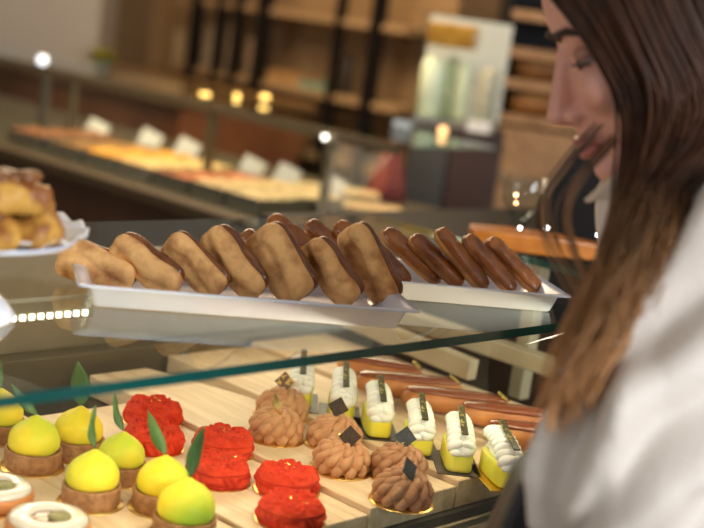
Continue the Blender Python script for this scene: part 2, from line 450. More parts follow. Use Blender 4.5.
chocs = [(281, 417, 0, .15, 'tan piped cream cake with brown speckled tile, rearmost of the brown cakes'),
         (275, 438, 1, 1.2, 'tan piped cream cake with thin gilded tile seen almost edge on'),
         (333, 445, 2, .1, 'tan piped cream cake with dark tile, rear one of the middle brown pair'),
         (340, 470, 2, -.1, 'tan piped cream cake with black tile, front one of the middle brown pair'),
         (397, 476, 3, 0., 'brown piped cream cake with slate tile, rear one of the right hand pair'),
         (401, 502, 3, .9, 'darker brown piped cream cake nearest the front glass')]
cp = [make_choc(M['tile_gold']), make_choc(M['flake']), make_choc(M['choc']), make_choc(M['tile_slate'], 'cream_dark')]
seen = set()
for i, (px, py, k, tw, lab) in enumerate(chocs):
    t = copy_tree(cp[k]) if k in seen else cp[k]; seen.add(k)
    t.location = onz(px, py, BZ[3]); rz = i*.9; t.rotation_euler = (0, 0, rz)
    tl = kids(t, 'chocolate_tile')[0]
    zax = (-fwd*math.cos(tw) + RT*math.sin(tw) + UP*.25).normalized()
    Rm = frame_rot(y=UP, z=zax).to_4x4() @ Matrix.Rotation(math.radians([40, 45, 28, 45, 35, 48][i]), 4, 'Z')
    tl.rotation_euler = (Matrix.Rotation(-rz, 4, 'Z') @ Rm).to_euler()
    dx = [-.001, -.002, .0, .006, .003, .003][i]
    tl.location = Matrix.Rotation(-rz, 3, 'Z') @ (V((r0.x*dx, r0.y*dx, [.0465, .044, .0475, .044, .047, .043][i])) + (-V((fwd.x, fwd.y, 0))*[0, .008, 0, .010, 0, .014][i]))
    tag(t, lab, 'cake', 'hazelnut cream cakes')

# ------------------------------------------------------------------ yellow cream desserts
def make_yel():
    t = empty('lemon_cream_dessert')
    bm = bmesh.new(); box(bm, (0, 0, .0007), (.084, .052, .0012)); obj('cake_board', bm, M['golddark'], t, smooth=False, bev=.0003)
    # local +x points to the viewer
    bm = bmesh.new(); L2 = .038; W = .0165; H = .027; n = 40; rings = []
    for (z, k) in ((.0014, .96), (.003, 1), (.012, 1.0), (.0245, 1.0), (.0265, .96), (.027, .85)):
        ring = []
        for i in range(n):
            a = 2*pi*i/n; c, s = math.cos(a), math.sin(a)
            e = .45
            x = L2*abs(c)**e*(1 if c > 0 else -1); y = W*abs(s)**e*(1 if s > 0 else -1)
            ring.append(bm.verts.new((x*(1-(1-k)*.45), y*k, z)))
        rings.append(ring)
    for A, B in zip(rings, rings[1:]):
        for i in range(n): bm.faces.new((A[i], A[(i+1) % n], B[(i+1) % n], B[i]))
    bm.faces.new(rings[0]); bm.faces.new(rings[-1])
    obj('yellow_base', bm, M['yellow'], t, sub=1)
    bm = bmesh.new(); X, Y, Z = V((1, 0, 0)), V((0, 1, 0)), V((0, 0, 1))
    nn = 8
    for k in range(nn):
        u = k/(nn-1); x = .030 - u*.062
        h = .032 + .007*math.sin(u*pi*.9) + .013*u; w = .0088 - .0035*u
        for s in (-1, 1):
            al = (X*.5 + Z*.5 - Y*s*.35).normalized(); sd = al.cross(Y).normalized(); nn_ = al.cross(sd)
            ell(bm, (x, s*w*.75, h), (al, sd, nn_), (.0125, .0074, .0095), 10, 8, taper=.25)
        ell(bm, (x, 0, h-.003), (X, Y, Z), (.009, .011, .010), 10, 6)
        ell(bm, (x, 0, .028), (X, Y, Z), (.009, .0135-.004*u, .008), 10, 6)
    ell(bm, (.032, .004, .029), (Z, Y, X), (.009, .0115, .008), 12, 8, .2); ell(bm, (.0335, -.005, .026), (Z, Y, X), (.006, .009, .006), 12, 8, .2)
    obj('whipped_cream', bm, M['white'], t)
    bm = bmesh.new(); box(bm, (0, 0, 0), (.060, .0080, .0018))
    st = obj('chocolate_strip', bm, M['strip'], t, smooth=False, bev=.0003)
    st.location = (.008, 0, .0570); st.rotation_euler = (0, math.radians(16), 0)
    return t
yel = [(298, 399, 0, 1., 'yellow cream topped dessert farthest back, partly behind the green glass edge'),
       (340, 412, 0, 1., 'yellow cream topped dessert on a dark card, second from the back'),
       (375, 427, 3, 1., 'yellow cream topped dessert, third from the back, above the black tiled cake'),
       (416, 445, 2, .97, 'yellow cream topped dessert beside the slate tiled brown cake, third from the front'),
       (455, 461, 0, 1., 'pale yellow cream topped dessert, second from the front'),
       (499, 476, 12, 1.0, 'brighter lime yellow cream topped dessert with slanting strip, nearest the sleeve')]
yp = make_yel(); cang = math.atan2(-fwd.y, -fwd.x)
for i, (px, py, dr, sc, lab) in enumerate(yel):
    t = yp if i == 0 else copy_tree(yp)
    t.location = onz(px, py+3, BZ[4]); t.rotation_euler = (0, 0, cang + math.radians(4 + dr)); t.scale = (sc,)*3
    if i == 5:
        cb = kids(t, 'cake_board')[0]; cb.material_slots[0].link = 'OBJECT'; cb.material_slots[0].material = M['gold']
    tag(t, lab, 'dessert', 'yellow cream desserts')

# ------------------------------------------------------------------ eclairs
def capsule(bm, L_, w, h, n=26, m=20, z0=0., ph=.6, fn=None, e=2.6):
    rings = []
    for k in range(n+1):
        u = -1 + 2*k/n; s = max(0, 1-abs(u)**e)**(1/2.2)
        ring = []
        for i in range(m):
            a = 2*pi*i/m; p = V((u*L_/2, w/2*s*math.cos(a), z0 + h/2*s*math.sin(a)))
            if fn: p = fn(p, u, a)
            ring.append(p)
        rings.append(ring)
    vr = []
    for k, r in enumerate(rings):
        if k in (0, n): vr.append([bm.verts.new(r[0])])
        else: vr.append([bm.verts.new(p) for p in r])
    for A, B in zip(vr, vr[1:]):
        if len(A) == 1:
            for i in range(m): bm.faces.new((A[0], B[(i+1) % m], B[i]))
        elif len(B) == 1:
            for i in range(m): bm.faces.new((A[i], A[(i+1) % m], B[0]))
        else:
            for i in range(m): bm.faces.new((A[i], A[(i+1) % m], B[(i+1) % m], B[i]))
def make_eclair():
    t = empty('chocolate_eclair')
    bm = bmesh.new(); capsule(bm, .142, .032, .026, 30, 22, .0135, fn=lambda p, u, a: p + V((0, .0012*nz(p, 60), max(-p.z+.0005, .0012*nz(p, 70, 5)))))
    obj('choux_body', bm, M['eclair'], t)
    bm = bmesh.new(); capsule(bm, .132, .026, .010, 30, 18, .0235, fn=lambda p, u, a: p + V((0, .002*nz(p, 40, 2), 0)))
    obj('glaze', bm, M['eglaze'], t)
    bm = bmesh.new(); lathe(bm, [(0, 0), (.0078, 0), (.0085, .0008), (.008, .0018), (0, .0022)], 28)
    o = obj('sugar_coin', bm, M['coin'], t); o.location = (.056, 0, .0265); o.rotation_euler = (0, .5, 0)
    return t
ecl = [((336, 366), (424, 381), 'glazed eclair farthest back, seen just under the green glass edge'),
       ((352, 384), (464, 395), 'long glazed eclair, second from the back'),
       ((400, 399), (512, 413), 'long shiny glazed eclair, second from the front'),
       ((456, 415), (566, 428), 'long glazed eclair with white highlight, in front of the others'),
       ((482, 434), (590, 448), 'glazed eclair mostly hidden by the sleeve')]
ep = make_eclair()
for i, (a, b, lab) in enumerate(ecl):
    t = ep if i == 0 else copy_tree(ep)
    A = onz(*a, BZ[5]+.012); B = onz(*b, BZ[5]+.012); c = (A+B)/2; d = B-A
    t.location = (c.x, c.y, BZ[5]); t.rotation_euler = (0, 0, math.atan2(d.y, d.x)); t.scale = (max(.8, min(1.1, d.length/.142)), 1.15, 1.2)
    tag(t, lab, 'eclair', 'long glazed eclairs')

# ================================================================== ON THE GLASS: TRAYS
def make_tray(L_, D, label, loc, ang):
    """L_ along x, D along y; front edge bottom at y=0, left x=0"""
    t = empty('serving_tray', loc, ang); fl = .016; hh = .024
    bm = bmesh.new()
    def rr(x0, x1, y0, y1, z, r=.006):
        out = []
        for cx, cy, a0 in ((x1-r, y1-r, 0), (x0+r, y1-r, 90), (x0+r, y0+r, 180), (x1-r, y0+r, 270)):
            for k in range(5):
                a = math.radians(a0+22.5*k); out.append(bm.verts.new((cx+r*math.cos(a), cy+r*math.sin(a), z)))
        return out
    Ls = [rr(.012, L_-.012, .012, D-.012, .0045), rr(0.004, L_-.004, .004, D-.004, .0055), rr(-.004, L_+.004, -.004, D+.004, hh-.001), rr(-fl, L_+fl, -fl, D+fl, hh+.001),
          rr(-fl-.0015, L_+fl+.0015, -fl-.0015, D+fl+.0015, hh-.001), rr(-.0055, L_+.0055, -.0055, D+.0055, hh-.0045), rr(0, L_, 0, D, .001), rr(.002, L_-.002, .002, D-.002, 0)]
    for A, B in zip(Ls, Ls[1:]):
        for i in range(20): bm.faces.new((A[i], A[(i+1) % 20], B[(i+1) % 20], B[i]))
    bm.faces.new(Ls[0]); bm.faces.new(Ls[-1])
    o = obj('tray_body', bm, M['tray'], t)
    tag(t, label, 'tray', 'white trays on the top glass'); return t
A1 = onz(92, 306, ZG+.001); B1 = onz(398, 329, ZG+.001); d1 = (B1-A1); a1 = math.atan2(d1.y, d1.x)
tray1 = make_tray(d1.length, .135, 'larger white tray at left, full of leaning pale turnovers', (A1.x, A1.y, ZG+.0006), a1)
A2 = onz(398, 299, ZG+.001); B2 = onz(551, 312, ZG+.001); d2 = B2-A2; a2 = math.atan2(d2.y, d2.x); u2 = d2.normalized()
st2 = B2 - u2*.215
tray2 = make_tray(.215, .115, 'white tray at right with a flared corner, holding brown glazed fingers', (st2.x, st2.y, ZG+.0006), a2)

# puff pastries: local z = long axis, local -y = pale face towards the viewer
def make_puff(seed):
    t = empty('puff_turnover'); L_ = .100; W = .044; T = .030
    def shape(p, u, a):
        x, y, z = p     # capsule along x
        y2 = y*(1+.10*math.sin(u*2+seed)); 
        p = V((x, y2, z))
        # crease along the cut side
        if z < 0: p.z += .006*math.exp(-((y2-.006*math.sin(u*2.3+seed))/.0045)**2)
        p.z += .0022*nz(p, 45, seed); p.y += .0022*nz(p, 38, seed+4); p.x += .003*nz(p, 30, seed+9)
        return p
    bm = bmesh.new(); capsule(bm, L_, W, T, 40, 30, 0, fn=shape, e=9)
    bmesh.ops.rotate(bm, verts=bm.verts, cent=(0, 0, 0), matrix=Matrix(((0, 1, 0), (0, 0, 1), (1, 0, 0))))
    for v in bm.verts: v.co.z += L_/2
    obj('pastry_body', bm, M['puff'], t)
    bm = bmesh.new(); capsule(bm, L_*.99, W*1.03, T*.75, 30, 26, .0085, fn=lambda p, u, a: p + V((.002*nz(p, 35, seed), .002*nz(p, 40, seed+2), .0025*nz(p, 60, seed+5))), e=9)
    bmesh.ops.rotate(bm, verts=bm.verts, cent=(0, 0, 0), matrix=Matrix(((0, 1, 0), (0, 0, 1), (1, 0, 0))))
    for v in bm.verts: v.co.z += L_/2
    obj('glazed_crust', bm, M['crust'], t)
    return t
TZ = ZG + .0056
def lean(t, bot, top, yaw, Llen, back=0.0, zfloor=TZ, off=.0):
    """bot/top: pixels of the ends of the long axis; the bottom end stands on the tray"""
    p = onz(bot[0], bot[1], zfloor + off)
    dpt = (p-CAM).dot(fwd)
    q = dep(top[0], top[1], dpt + back)
    d = (q-p)
    z = d.normalized()
    face = (-fwd*math.cos(yaw) - RT*math.sin(yaw)).normalized()      # direction of the pale side
    t.rotation_euler = frame_rot(y=-face, z=z).to_euler()
    t.location = p; s = d.length/Llen
    return s
puffs = [((134, 283), (58, 252), -.1, .006, 1.0, 'pale turnover lying lowest at the left end of the large tray'),
         ((178, 290), (114, 243), .1, .010, .95, 'turnover leaning left, second from the left end of the large tray'),
         ((222, 293), (166, 240), .1, .010, .95, 'turnover leaning left, third from the left end of the large tray'),
         ((258, 296), (209, 231), .1, .012, 1.0, 'turnover leaning left in the middle of the large tray'),
         ((303, 299), (256, 230), 0., .012, 1.25, 'widest turnover, just right of the middle of the large tray'),
         ((353, 303), (308, 243), .1, .012, 1.0, 'shorter turnover leaning left, second from the right end'),
         ((390, 303), (347, 226), .15, .012, 1.05, 'tall split turnover standing at the right end of the large tray')]
pp = [make_puff(1.), make_puff(5.)]
for i, (b, tp_, yw, bk, sw, lab) in enumerate(puffs):
    t = pp[i] if i < 2 else copy_tree(pp[i % 2])
    s = lean(t, b, tp_, yw+.8, .100, bk, off=.006); t.scale = (sw*.95, sw*.95, s)
    tag(t, lab, 'pastry', 'turnovers on the large tray')

def make_finger(seed):
    t = empty('glazed_finger_pastry'); L_ = .095; W = .030; T = .019
    Mr = Matrix(((0, 1, 0), (0, 0, 1), (1, 0, 0)))
    bm = bmesh.new(); capsule(bm, L_, W, T, 28, 22, 0, fn=lambda p, u, a: p + V((0, .0015*nz(p, 50, seed), .0015*nz(p, 60, seed+3))), e=6)
    bmesh.ops.rotate(bm, verts=bm.verts, cent=(0, 0, 0), matrix=Mr)
    for v in bm.verts: v.co.z += L_/2
    obj('pastry_body', bm, M['fing'], t)
    bm = bmesh.new(); capsule(bm, L_*.97, W*.98, T*.8, 28, 20, .0048, fn=lambda p, u, a: p + V((0, .0012*nz(p, 50, seed), .002*nz(p, 70, seed+3))), e=6)
    bmesh.ops.rotate(bm, verts=bm.verts, cent=(0, 0, 0), matrix=Mr)
    for v in bm.verts: v.co.z += L_/2
    obj('brown_glaze', bm, M['fglaze'], t)
    return t
fingers = [((440, 283), (382, 230), 'brown glazed finger leaning at the left of the right tray, behind the tall turnover'),
           ((408, 287), (362, 238), 'darkest glazed finger at the left end of the right tray'),
           ((462, 287), (410, 236), 'glazed finger leaning left, third from the left end of the right tray'),
           ((486, 291), (436, 229), 'tallest glazed finger with sugar glints, in the middle of the right tray'),
           ((514, 293), (463, 236), 'glazed finger leaning left, second from the right end of the right tray'),
           ((540, 293), (486, 239), 'glazed finger at the right end of the right tray')]
rear = [((285, 268), (241, 233), 'small glazed finger lying low behind the widest turnover'),
        ((325, 262), (268, 217), 'dark glazed finger behind the widest turnover, tallest of the rear row'),
        ((350, 262), (306, 222), 'glazed finger in the rear row behind the shorter turnover'),
        ((395, 268), (334, 224), 'glazed finger in the rear row behind the tall split turnover')]
fp = [make_finger(2.), make_finger(8.)]
for i, (b, tp_, lab) in enumerate(fingers + rear):
    t = fp[i] if i < 2 else copy_tree(fp[i % 2])
    s = lean(t, b, tp_, 2.1, .095, .006, off=.006)
    t.scale = (.96, .92, s)
    tag(t, lab, 'pastry', 'glazed fingers on the right tray' if i < 6 else 'glazed fingers behind the turnovers')

# ------------------------------------------------------------------ cake stand with pastries (left edge)
pc = dep(-34, 230, 1.20); sx, sy, sz = pc.x, pc.y, pc.z
stand = empty('cake_stand', (sx, sy, ZG+.0005))
hh = sz - ZG
bm = bmesh.new(); lathe(bm, [(0, 0), (.048, 0), (.050, .004), (.040, .016), (.022, .034), (.016, hh-.012), (.03, hh-.006), (.095, hh-.003), (.100, hh+.003), (.095, hh+.001), (0, hh)], 56)
obj('pedestal', bm, M['tray'], stand)
tag(stand, 'white footed cake stand at the left edge, on the top glass', 'cake stand')
bm = bmesh.new(); 
n = 90
lathe(bm, [(0, 0), (.06, 0), (.088, .001), (.104, .004), (.108, .007), (.104, .0055), (.088, .0024), (.06, .0012), (0, .0012)], n, fn=lambda p, a: V((p.x, p.y, p.z + (.003*math.sin(a*18) if p.xy.length > .1 else 0))))
dl = obj('doily', bm, M['doily']); dl.location = (sx, sy, sz+.0035); tag(dl, 'white paper doily with a wavy rim on the cake stand', 'doily')
M['custard'] = mat('custard_pastry', (.66, .36, .07), .5, 0, .004, 60, (.30, .10, .02), 30, (.42, .56), rand=True)
M['caramel'] = mat('dark_caramel', (.13, .045, .015), .35, 0, .002, 60, (.3, .12, .03), 40)
def make_danish():
    t = empty('custard_pastry')
    bm = bmesh.new(); lathe(bm, [(0, 0), (.030, 0), (.036, .008), (.034, .020), (.024, .027), (0, .029)], 40, fn=lambda p, a: V((p.x*(1+.10*math.cos(4*a)+.3*nz(p, 60)), p.y*(1+.10*math.cos(4*a)+.3*nz(p, 60)), p.z*(1+.35*nz(p, 60)))))
    obj('pastry_body', bm, M['custard'], t)
    bm = bmesh.new()
    for k in range(8):
        a = k*.8; ell(bm, (.017*math.cos(a)*(k % 3)/2, .017*math.sin(a)*(k % 3)/2, .028), (V((0, 0, 1)), V((math.cos(a), math.sin(a), 0)), V((-math.sin(a), math.cos(a), 0))), (.006, .014, .008), 10, 6)
    obj('caramel_top', bm, M['caramel'], t); return t
dp = make_danish()
for i, (px, py, z, lab) in enumerate([(22, 240, 0, 'golden custard pastry with dark caramel top, front one on the cake stand'), (-30, 245, 0, 'golden custard pastry mostly outside the left edge on the cake stand'), (8, 206, .031, 'golden custard pastry stacked on top on the cake stand')]):
    t = dp if i == 0 else copy_tree(dp)
    p = onz(px, py, sz+.006); 
    if i == 2: p = onz(px, py, sz+.038)
    t.location = p if i < 2 else (p.x, p.y, sz+.036); t.rotation_euler = (0, 0, i*1.1); tag(t, lab, 'pastry', 'custard pastries on the cake stand')


# ================================================================== BEHIND: ROOM
struct('floor', bx(-4, 6.0, -4, 9.0, -.05, 0), mat('floor_tile', (.30, .25, .20), .4, 0, .0003, 8, (.24, .20, .16), 3))
struct('ceiling', bx(-4, 6.0, -4, 9.0, 3.2, 3.25), mat('ceiling_paint', (.70, .66, .60), .9))
struct('wall_rear', bx(6.0, 6.1, -4, 9.1, 0, 3.2), mat('wall_paint', (.36, .25, .15), .8, 0, .001, 6, (.30, .20, .11), 2))
struct('reflected_band', bx(5.97, 5.999, -3.9, 8.9, 1.95, 3.19), mat('reflected_band_paint', (.62, .66, .66), .8))  # unseen pale band on the upper wall, added for the top glass to reflect
struct('wall_left', bx(-4, 6.0, 9.0, 9.1, 0, 3.2), mat('wall_paint_left', (.36, .27, .18), .8))

M['wall_wood'] = wood_mat('tan_wood_panel', (.42, .28, .15), (.30, .19, .09), True, .6, 4)
M['black'] = mat('black_metal', (.010, .008, .007), .5, spec=.12)
M['warmwood'] = wood_mat('warm_wood', (.36, .20, .08), (.20, .10, .035), True, .5, 5)

# shelving: black posts, tan back, wooden shelves
SX = 4.35
shelf = empty('shelving_unit', (SX, 4.6, 0))
tag(shelf, 'tall open shelving with black posts and tan back along the rear of the shop', 'shelf')
def spart(name, x0, x1, y0, y1, z0, z1, m_):
    bm = bx(x0, x1, y0, y1, z0, z1)
    for v in bm.verts: v.co -= V((SX, 4.6, 0))
    return obj(name, bm, m_, shelf, smooth=False, bev=.003)
YR = onx(402, 60, SX).y; YLf = onx(172, 60, SX).y
spart('back_panel', SX+.32, SX+.34, YR, YLf+.6, .1, 1.98, M['wall_wood'])
for px, w in ((195, .045), (219, .02), (237, .03), (262, .06), (338, .02), (376, .05)):
    y = onx(px, 40, SX).y
    spart('post', SX-.03, SX+.03, y-w*.5, y+w*.5, 0, 2.0, M['black'])
zs = [onx(300, 12, SX).z, onx(300, 88, SX).z, onx(300, 150, SX).z]
for z in zs: spart('shelf_board', SX, SX+.315, YR, YLf, z-.03, z, M['wall_wood'])
def on_shelf(px, z): y = onx(px, 60, SX+.1).y; return V((SX+.12, y, z+.001))
prod = [(178, 1, .06, .16, (.45, .36, .22), 'box'), (206, 1, .05, .20, (.40, .34, .26), 'box'), (228, 1, .05, .22, (.44, .36, .28), 'box'), (250, 1, .05, .18, (.42, .31, .2), 'box'),
        (290, 1, .16, .05, (.35, .2, .08), 'tray'), (318, 1, .13, .035, (.16, .26, .2), 'tray'), (346, 1, .06, .19, (.02, .015, .012), 'jar'), (330, 2, .09, .09, (.025, .018, .014), 'jar'), (362, 2, .08, .12, (.20, .11, .05), 'jar'), (300, 2, .16, .08, (.32, .17, .08), 'tray')]
pl = ['tall tan carton left of the black posts', 'tan carton between the first two black posts', 'grey tan carton between the middle black posts', 'brown carton beside the thickest black post',
      'wide brown tray on the middle shelf right of the thickest post', 'low green tray on the middle shelf', 'tall black jar on the middle shelf', 'squat black jar on the lower shelf', 'brown jar at the right end of the lower shelf', 'wide reddish tray on the lower shelf']
for k, (px, sh, w, h, c, kind) in enumerate(prod):
    p = on_shelf(px, zs[sh]); bm = bmesh.new()
    mm = mat('product_%d' % k, c, .5, 0, 0, 0, tuple(min(1, q*1.35) for q in c), 9)
    if kind == 'jar': lathe(bm, [(0, 0), (w*.5, 0), (w*.52, .01), (w*.52, h*.78), (w*.36, h*.88), (w*.4, h*.9), (w*.4, h), (0, h)], 24)
    elif kind == 'box':
        box(bm, (0, 0, h/2), (w, w*1.1, h)); box(bm, (0, 0, h+.004), (w*1.04, w*1.14, .008))
    else:
        box(bm, (0, 0, .006), (w, w*1.6, .012))
        for s in (-1, 1): box(bm, (s*w/2, 0, h/2), (.006, w*1.6, h)); box(bm, (0, s*w*.8, h/2), (w, .006, h))
    o = obj({'jar': 'storage_jar', 'box': 'carton', 'tray': 'storage_tray'}[kind], bm, mm, smooth=(kind == 'jar')); o.location = p
    tag(o, pl[k], {'jar': 'jar', 'box': 'box', 'tray': 'tray'}[kind], 'goods on the rear shelving')

# ------------------------------------------------------------------ second (service) case
FX = 2.16
fc = empty('service_counter', (FX+.4, 3.0, 0))
tag(fc, 'long dark fronted service counter with a glass sneeze guard behind the pastry case', 'counter')
def fpart(name, bm, m_, **k):
    for v in bm.verts: v.co -= V((FX+.4, 3.0, 0))
    return obj(name, bm, m_, fc, smooth=False, **k)
yn = onx(318, 215, FX).y - .0; yf = 4.9
fpart('front_panel', bx(FX, FX+.03, yn, yf, .08, 1.0), M['brownpanel'])
fpart('carcass', bx(FX+.031, FX+.80, yn, yf, .0, 1.0), M['brownpanel'])
fpart('deck', bx(FX-.02, FX+.82, yn, yf, 1.001, 1.03), mat('dark_olive_metal', (.06, .042, .022), .5), bev=.003)
GZ = 1.25; gx0 = FX+.27
fpart('shelf_glass', bx(gx0, FX+.72, yn+.02, yf, GZ-.008, GZ), M['glass'])
fpart('shelf_rail', bx(gx0-.012, gx0, yn+.02, yf, GZ-.022, GZ+.004), M['olive'])
# leaning front pane
bm = bmesh.new(); A = V((FX+.03, 0, 1.032)); B = V((gx0-.02, 0, GZ-.024)); L_ = (B-A).length
box(bm, ((A.x+B.x)/2, (yn+yf)/2, (A.z+B.z)/2), (.006, yf-yn-.03, L_*.98), Matrix.Rotation(math.atan2(B.x-A.x, B.z-A.z), 3, 'Y'))
fpart('front_glass', bm, glass_mat('coated_glass', ior=1.13))
for px, w in ((43, .03), (213, .022), (72, .012), (335, .018)):
    y = onx(px, 110, gx0).y
    bm = bx(gx0-.008, gx0+.014, y-w/2, y+w/2, 1.031, GZ-.023); fpart('post', bm, M['steel'] if px == 43 else M['olive'])
# food pans
foods = [(60, (.22, .08, .03), 'brown'), (100, (.30, .14, .04), 'dark gold'), (136, (.62, .27, .03), 'bright orange'), (172, (.62, .40, .16), 'pale yellow'), (209, (.48, .14, .06), 'pinkish red'), (245, (.50, .33, .16), 'beige'), (282, (.55, .38, .2), 'cream coloured')]
for k, (px, c, nm) in enumerate(foods):
    p = onz(px, 158 + (px-136)*.27, 1.05); p = onx(px, 160+(px-136)*.22, FX+.20)
    y = p.y
    t = empty('food_pan', (FX+.22, y, 1.0315)); w = .062 + .004*(6-k)
    bm = bmesh.new(); box(bm, (0, 0, .002), (.30, w*1.9, .004))
    for s in (-1, 1): box(bm, (s*.15, 0, .02), (.004, w*1.9, .04)); box(bm, (0, s*w*.95, .02), (.30, .004, .04))
    obj('pan_body', bm, M['steel'], t, smooth=False)
    bm = bmesh.new(); n = 14
    g = [[bm.verts.new((-.145+.29*i/n, -w*.92+w*1.84*j/n, .030+.016*nz((i*.6, j*.6, k*3), 1.0))) for j in range(n+1)] for i in range(n+1)]
    for i in range(n):
        for j in range(n): bm.faces.new((g[i][j], g[i+1][j], g[i+1][j+1], g[i][j+1]))
    f = obj('food', bm, mat('food_%d' % k, c, .5, 0, .004, 40, tuple(min(1, q*1.5) for q in c), 18), t); f.modifiers.new('s', 'SOLIDIFY').thickness = .012
    tag(t, '%s food in a steel pan behind the sneeze guard glass' % nm, 'food pan', 'food pans in the service counter')
# price cards
cards = [(97, 130), (150, 140), (187, 149), (252, 168), (287, 176), (332, 187)]
cl = ['leftmost white price card, near the steel post', 'white price card, second from the left', 'white price card just left of the middle post', 'white price card just right of the middle post', 'white price card, second from the right', 'rightmost white price card, at the end of the service counter']
M['card'] = mat('card_white', (.92, .84, .76), .6)
for k, (px, py) in enumerate(cards):
    q = onx(px, py, FX+.46); t = empty('price_card', (q.x, q.y, 1.0315))
    hz = q.z-1.0315
    bm = bmesh.new(); Rc = Matrix.Rotation(YAW-pi/2, 3, 'Z') @ Matrix.Rotation(.35, 3, 'Y') @ Matrix.Rotation(-.3, 3, 'X')
    box(bm, (0, 0, hz), (.066, .003, .058), Rc); obj('card', bm, M['card'], t, smooth=False)
    bm = bmesh.new(); tube(bm, [(0, .006, 0), (0, .006, hz)], .004); lathe(bm, [(0, 0), (.02, 0), (.02, .004), (0, .005)], 20, (0, .006, 0)); obj('stand', bm, M['steel'], t)
    tag(t, cl[k], 'price card', 'price cards on the service counter')
# pale slabs at the near end of the service counter
for k, (px, py, l, w, lab) in enumerate([(372, 204, .34, .16, 'pale wooden chopping board at the near end of the service counter')]):
    pass
# lamps, and glowing balls that stand in for highlights
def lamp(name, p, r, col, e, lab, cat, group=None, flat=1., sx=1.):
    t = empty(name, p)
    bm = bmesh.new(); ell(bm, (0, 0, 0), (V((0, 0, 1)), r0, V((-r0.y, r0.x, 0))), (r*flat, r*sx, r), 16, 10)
    obj('glow_body', bm, mat(name+'_light', col, emit=col, estr=e), t)
    bm = bmesh.new(); lathe(bm, [(r*.3*sx, 0), (r*.5, r*.25), (r*.2, r*.9), (0, r)], 20, (0, 0, r*flat*.8)); obj('top_cap', bm, M['olive'], t)
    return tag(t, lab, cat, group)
def L_at(px, py, d): return dep(px, py, d)
y = onx(41, 70, gx0).y
lamp('clamp_glint', V((gx0+.002, y, GZ+.019)), .017, (.85, .92, 1), 1.6, 'glowing white ball standing in for the clamp highlight on the left steel post', 'lamp')  # glowing ball added for the highlight on the metal clamp
lamp('white_dot', L_at(325, 137, 3.35), .007, (1, .95, .85), 5, 'tiny round white glowing dot at the right end of the sneeze guard', 'lamp')  # small white glowing ball at the end of the guard
for k, (px, py, sx_, lab) in enumerate([(205, 95, 2.3, 'widest golden lamp of the row of three'), (237, 96, 1.2, 'middle golden lamp of the row of three'), (265, 97, 1.9, 'right golden lamp of the row of three')]):
    lamp('golden_lamp', L_at(px, py, 4.0), .008, (1, .62, .16), 3, lab, 'lamp', 'golden lamps', 1.0, sx_)

# ------------------------------------------------------------------ back bar at left with grey cabinet and plant
zb = onx(50, 67, 3.5).z; yy = onx(98, 60, 3.5).y
bb = empty('back_bar', (3.8, yy+.6, 0)); tag(bb, 'reddish brown back bar under the grey cabinet at the left', 'counter')
def bpart(name, bm, m_):
    for v in bm.verts: v.co -= V((3.8, yy+.6, 0))
    return obj(name, bm, m_, bb, smooth=False, bev=.003)
ye = onx(190, 60, 3.5).y
bpart('counter_top', bx(3.44, 4.25, ye, yy+1.6, zb-.035, zb), M['warmwood'])
bpart('carcass', bx(3.5, 4.2, ye+.02, yy+1.6, 0, zb-.036), mat('red_brown_panel', (.15, .05, .02), .5, 0, 0, 0, (.22, .08, .03), 5))
q = onx(96, 62, 3.62); gc = empty('grey_cabinet', (q.x, q.y, zb+.001), YAW-pi/2); tag(gc, 'plain grey cabinet standing on the back bar at upper left', 'cabinet')
GM = mat('grey_enamel', (.27, .245, .22), .5)
obj('cabinet_body', bx(-.75, 0, .0, .40, 0, 1.2), GM, gc, smooth=False, bev=.01)
obj('door', bx(-.74, -.01, -.022, -.001, .02, 1.18), GM, gc, smooth=False, bev=.004)
# plant
q = onx(103, 62, 3.6); pt = empty('potted_plant', (3.52, q.y-.10, zb+.001)); tag(pt, 'small potted yellow green plant beside the grey cabinet', 'plant')
bm = bmesh.new(); lathe(bm, [(0, 0), (.03, 0), (.04, .07), (.036, .07), (.03, .06), (0, .06)], 24); obj('pot', bm, mat('teal_pot', (.06, .12, .10), .4), pt)
bm = bmesh.new()
for k in range(46):
    a = random.uniform(0, 6.28); e = random.uniform(.3, 1.4); d = V((math.cos(a)*math.cos(e), math.sin(a)*math.cos(e), math.sin(e)))
    g = leaf_bm(.09, .014); mt = Matrix.Translation((0, 0, .055)) @ frame_rot(y=V((0, .3, 1)), z=d).to_4x4()
    me = bpy.data.meshes.new('tmp'); g.to_mesh(me); g.free(); me.transform(mt); bm.from_mesh(me); bpy.data.meshes.remove(me)
obj('foliage', bm, mat('plant_leaf', (.22, .24, .03), .5, 0, 0, 0, (.36, .30, .02), 20), pt)
# folded cloth / loaf on the back bar
q = onx(148, 70, 3.6)
bm = bmesh.new(); box(bm, (0, 0, .014), (.12, .36, .028)); o = obj('pale_box', bm, mat('pale_pink_card', (.62, .42, .28), .6), smooth=False, bev=.006); o.name = 'cake_box'; o.location = (3.6, q.y, zb+.001)
tag(o, 'flat pale pink cake box on the back bar', 'box')

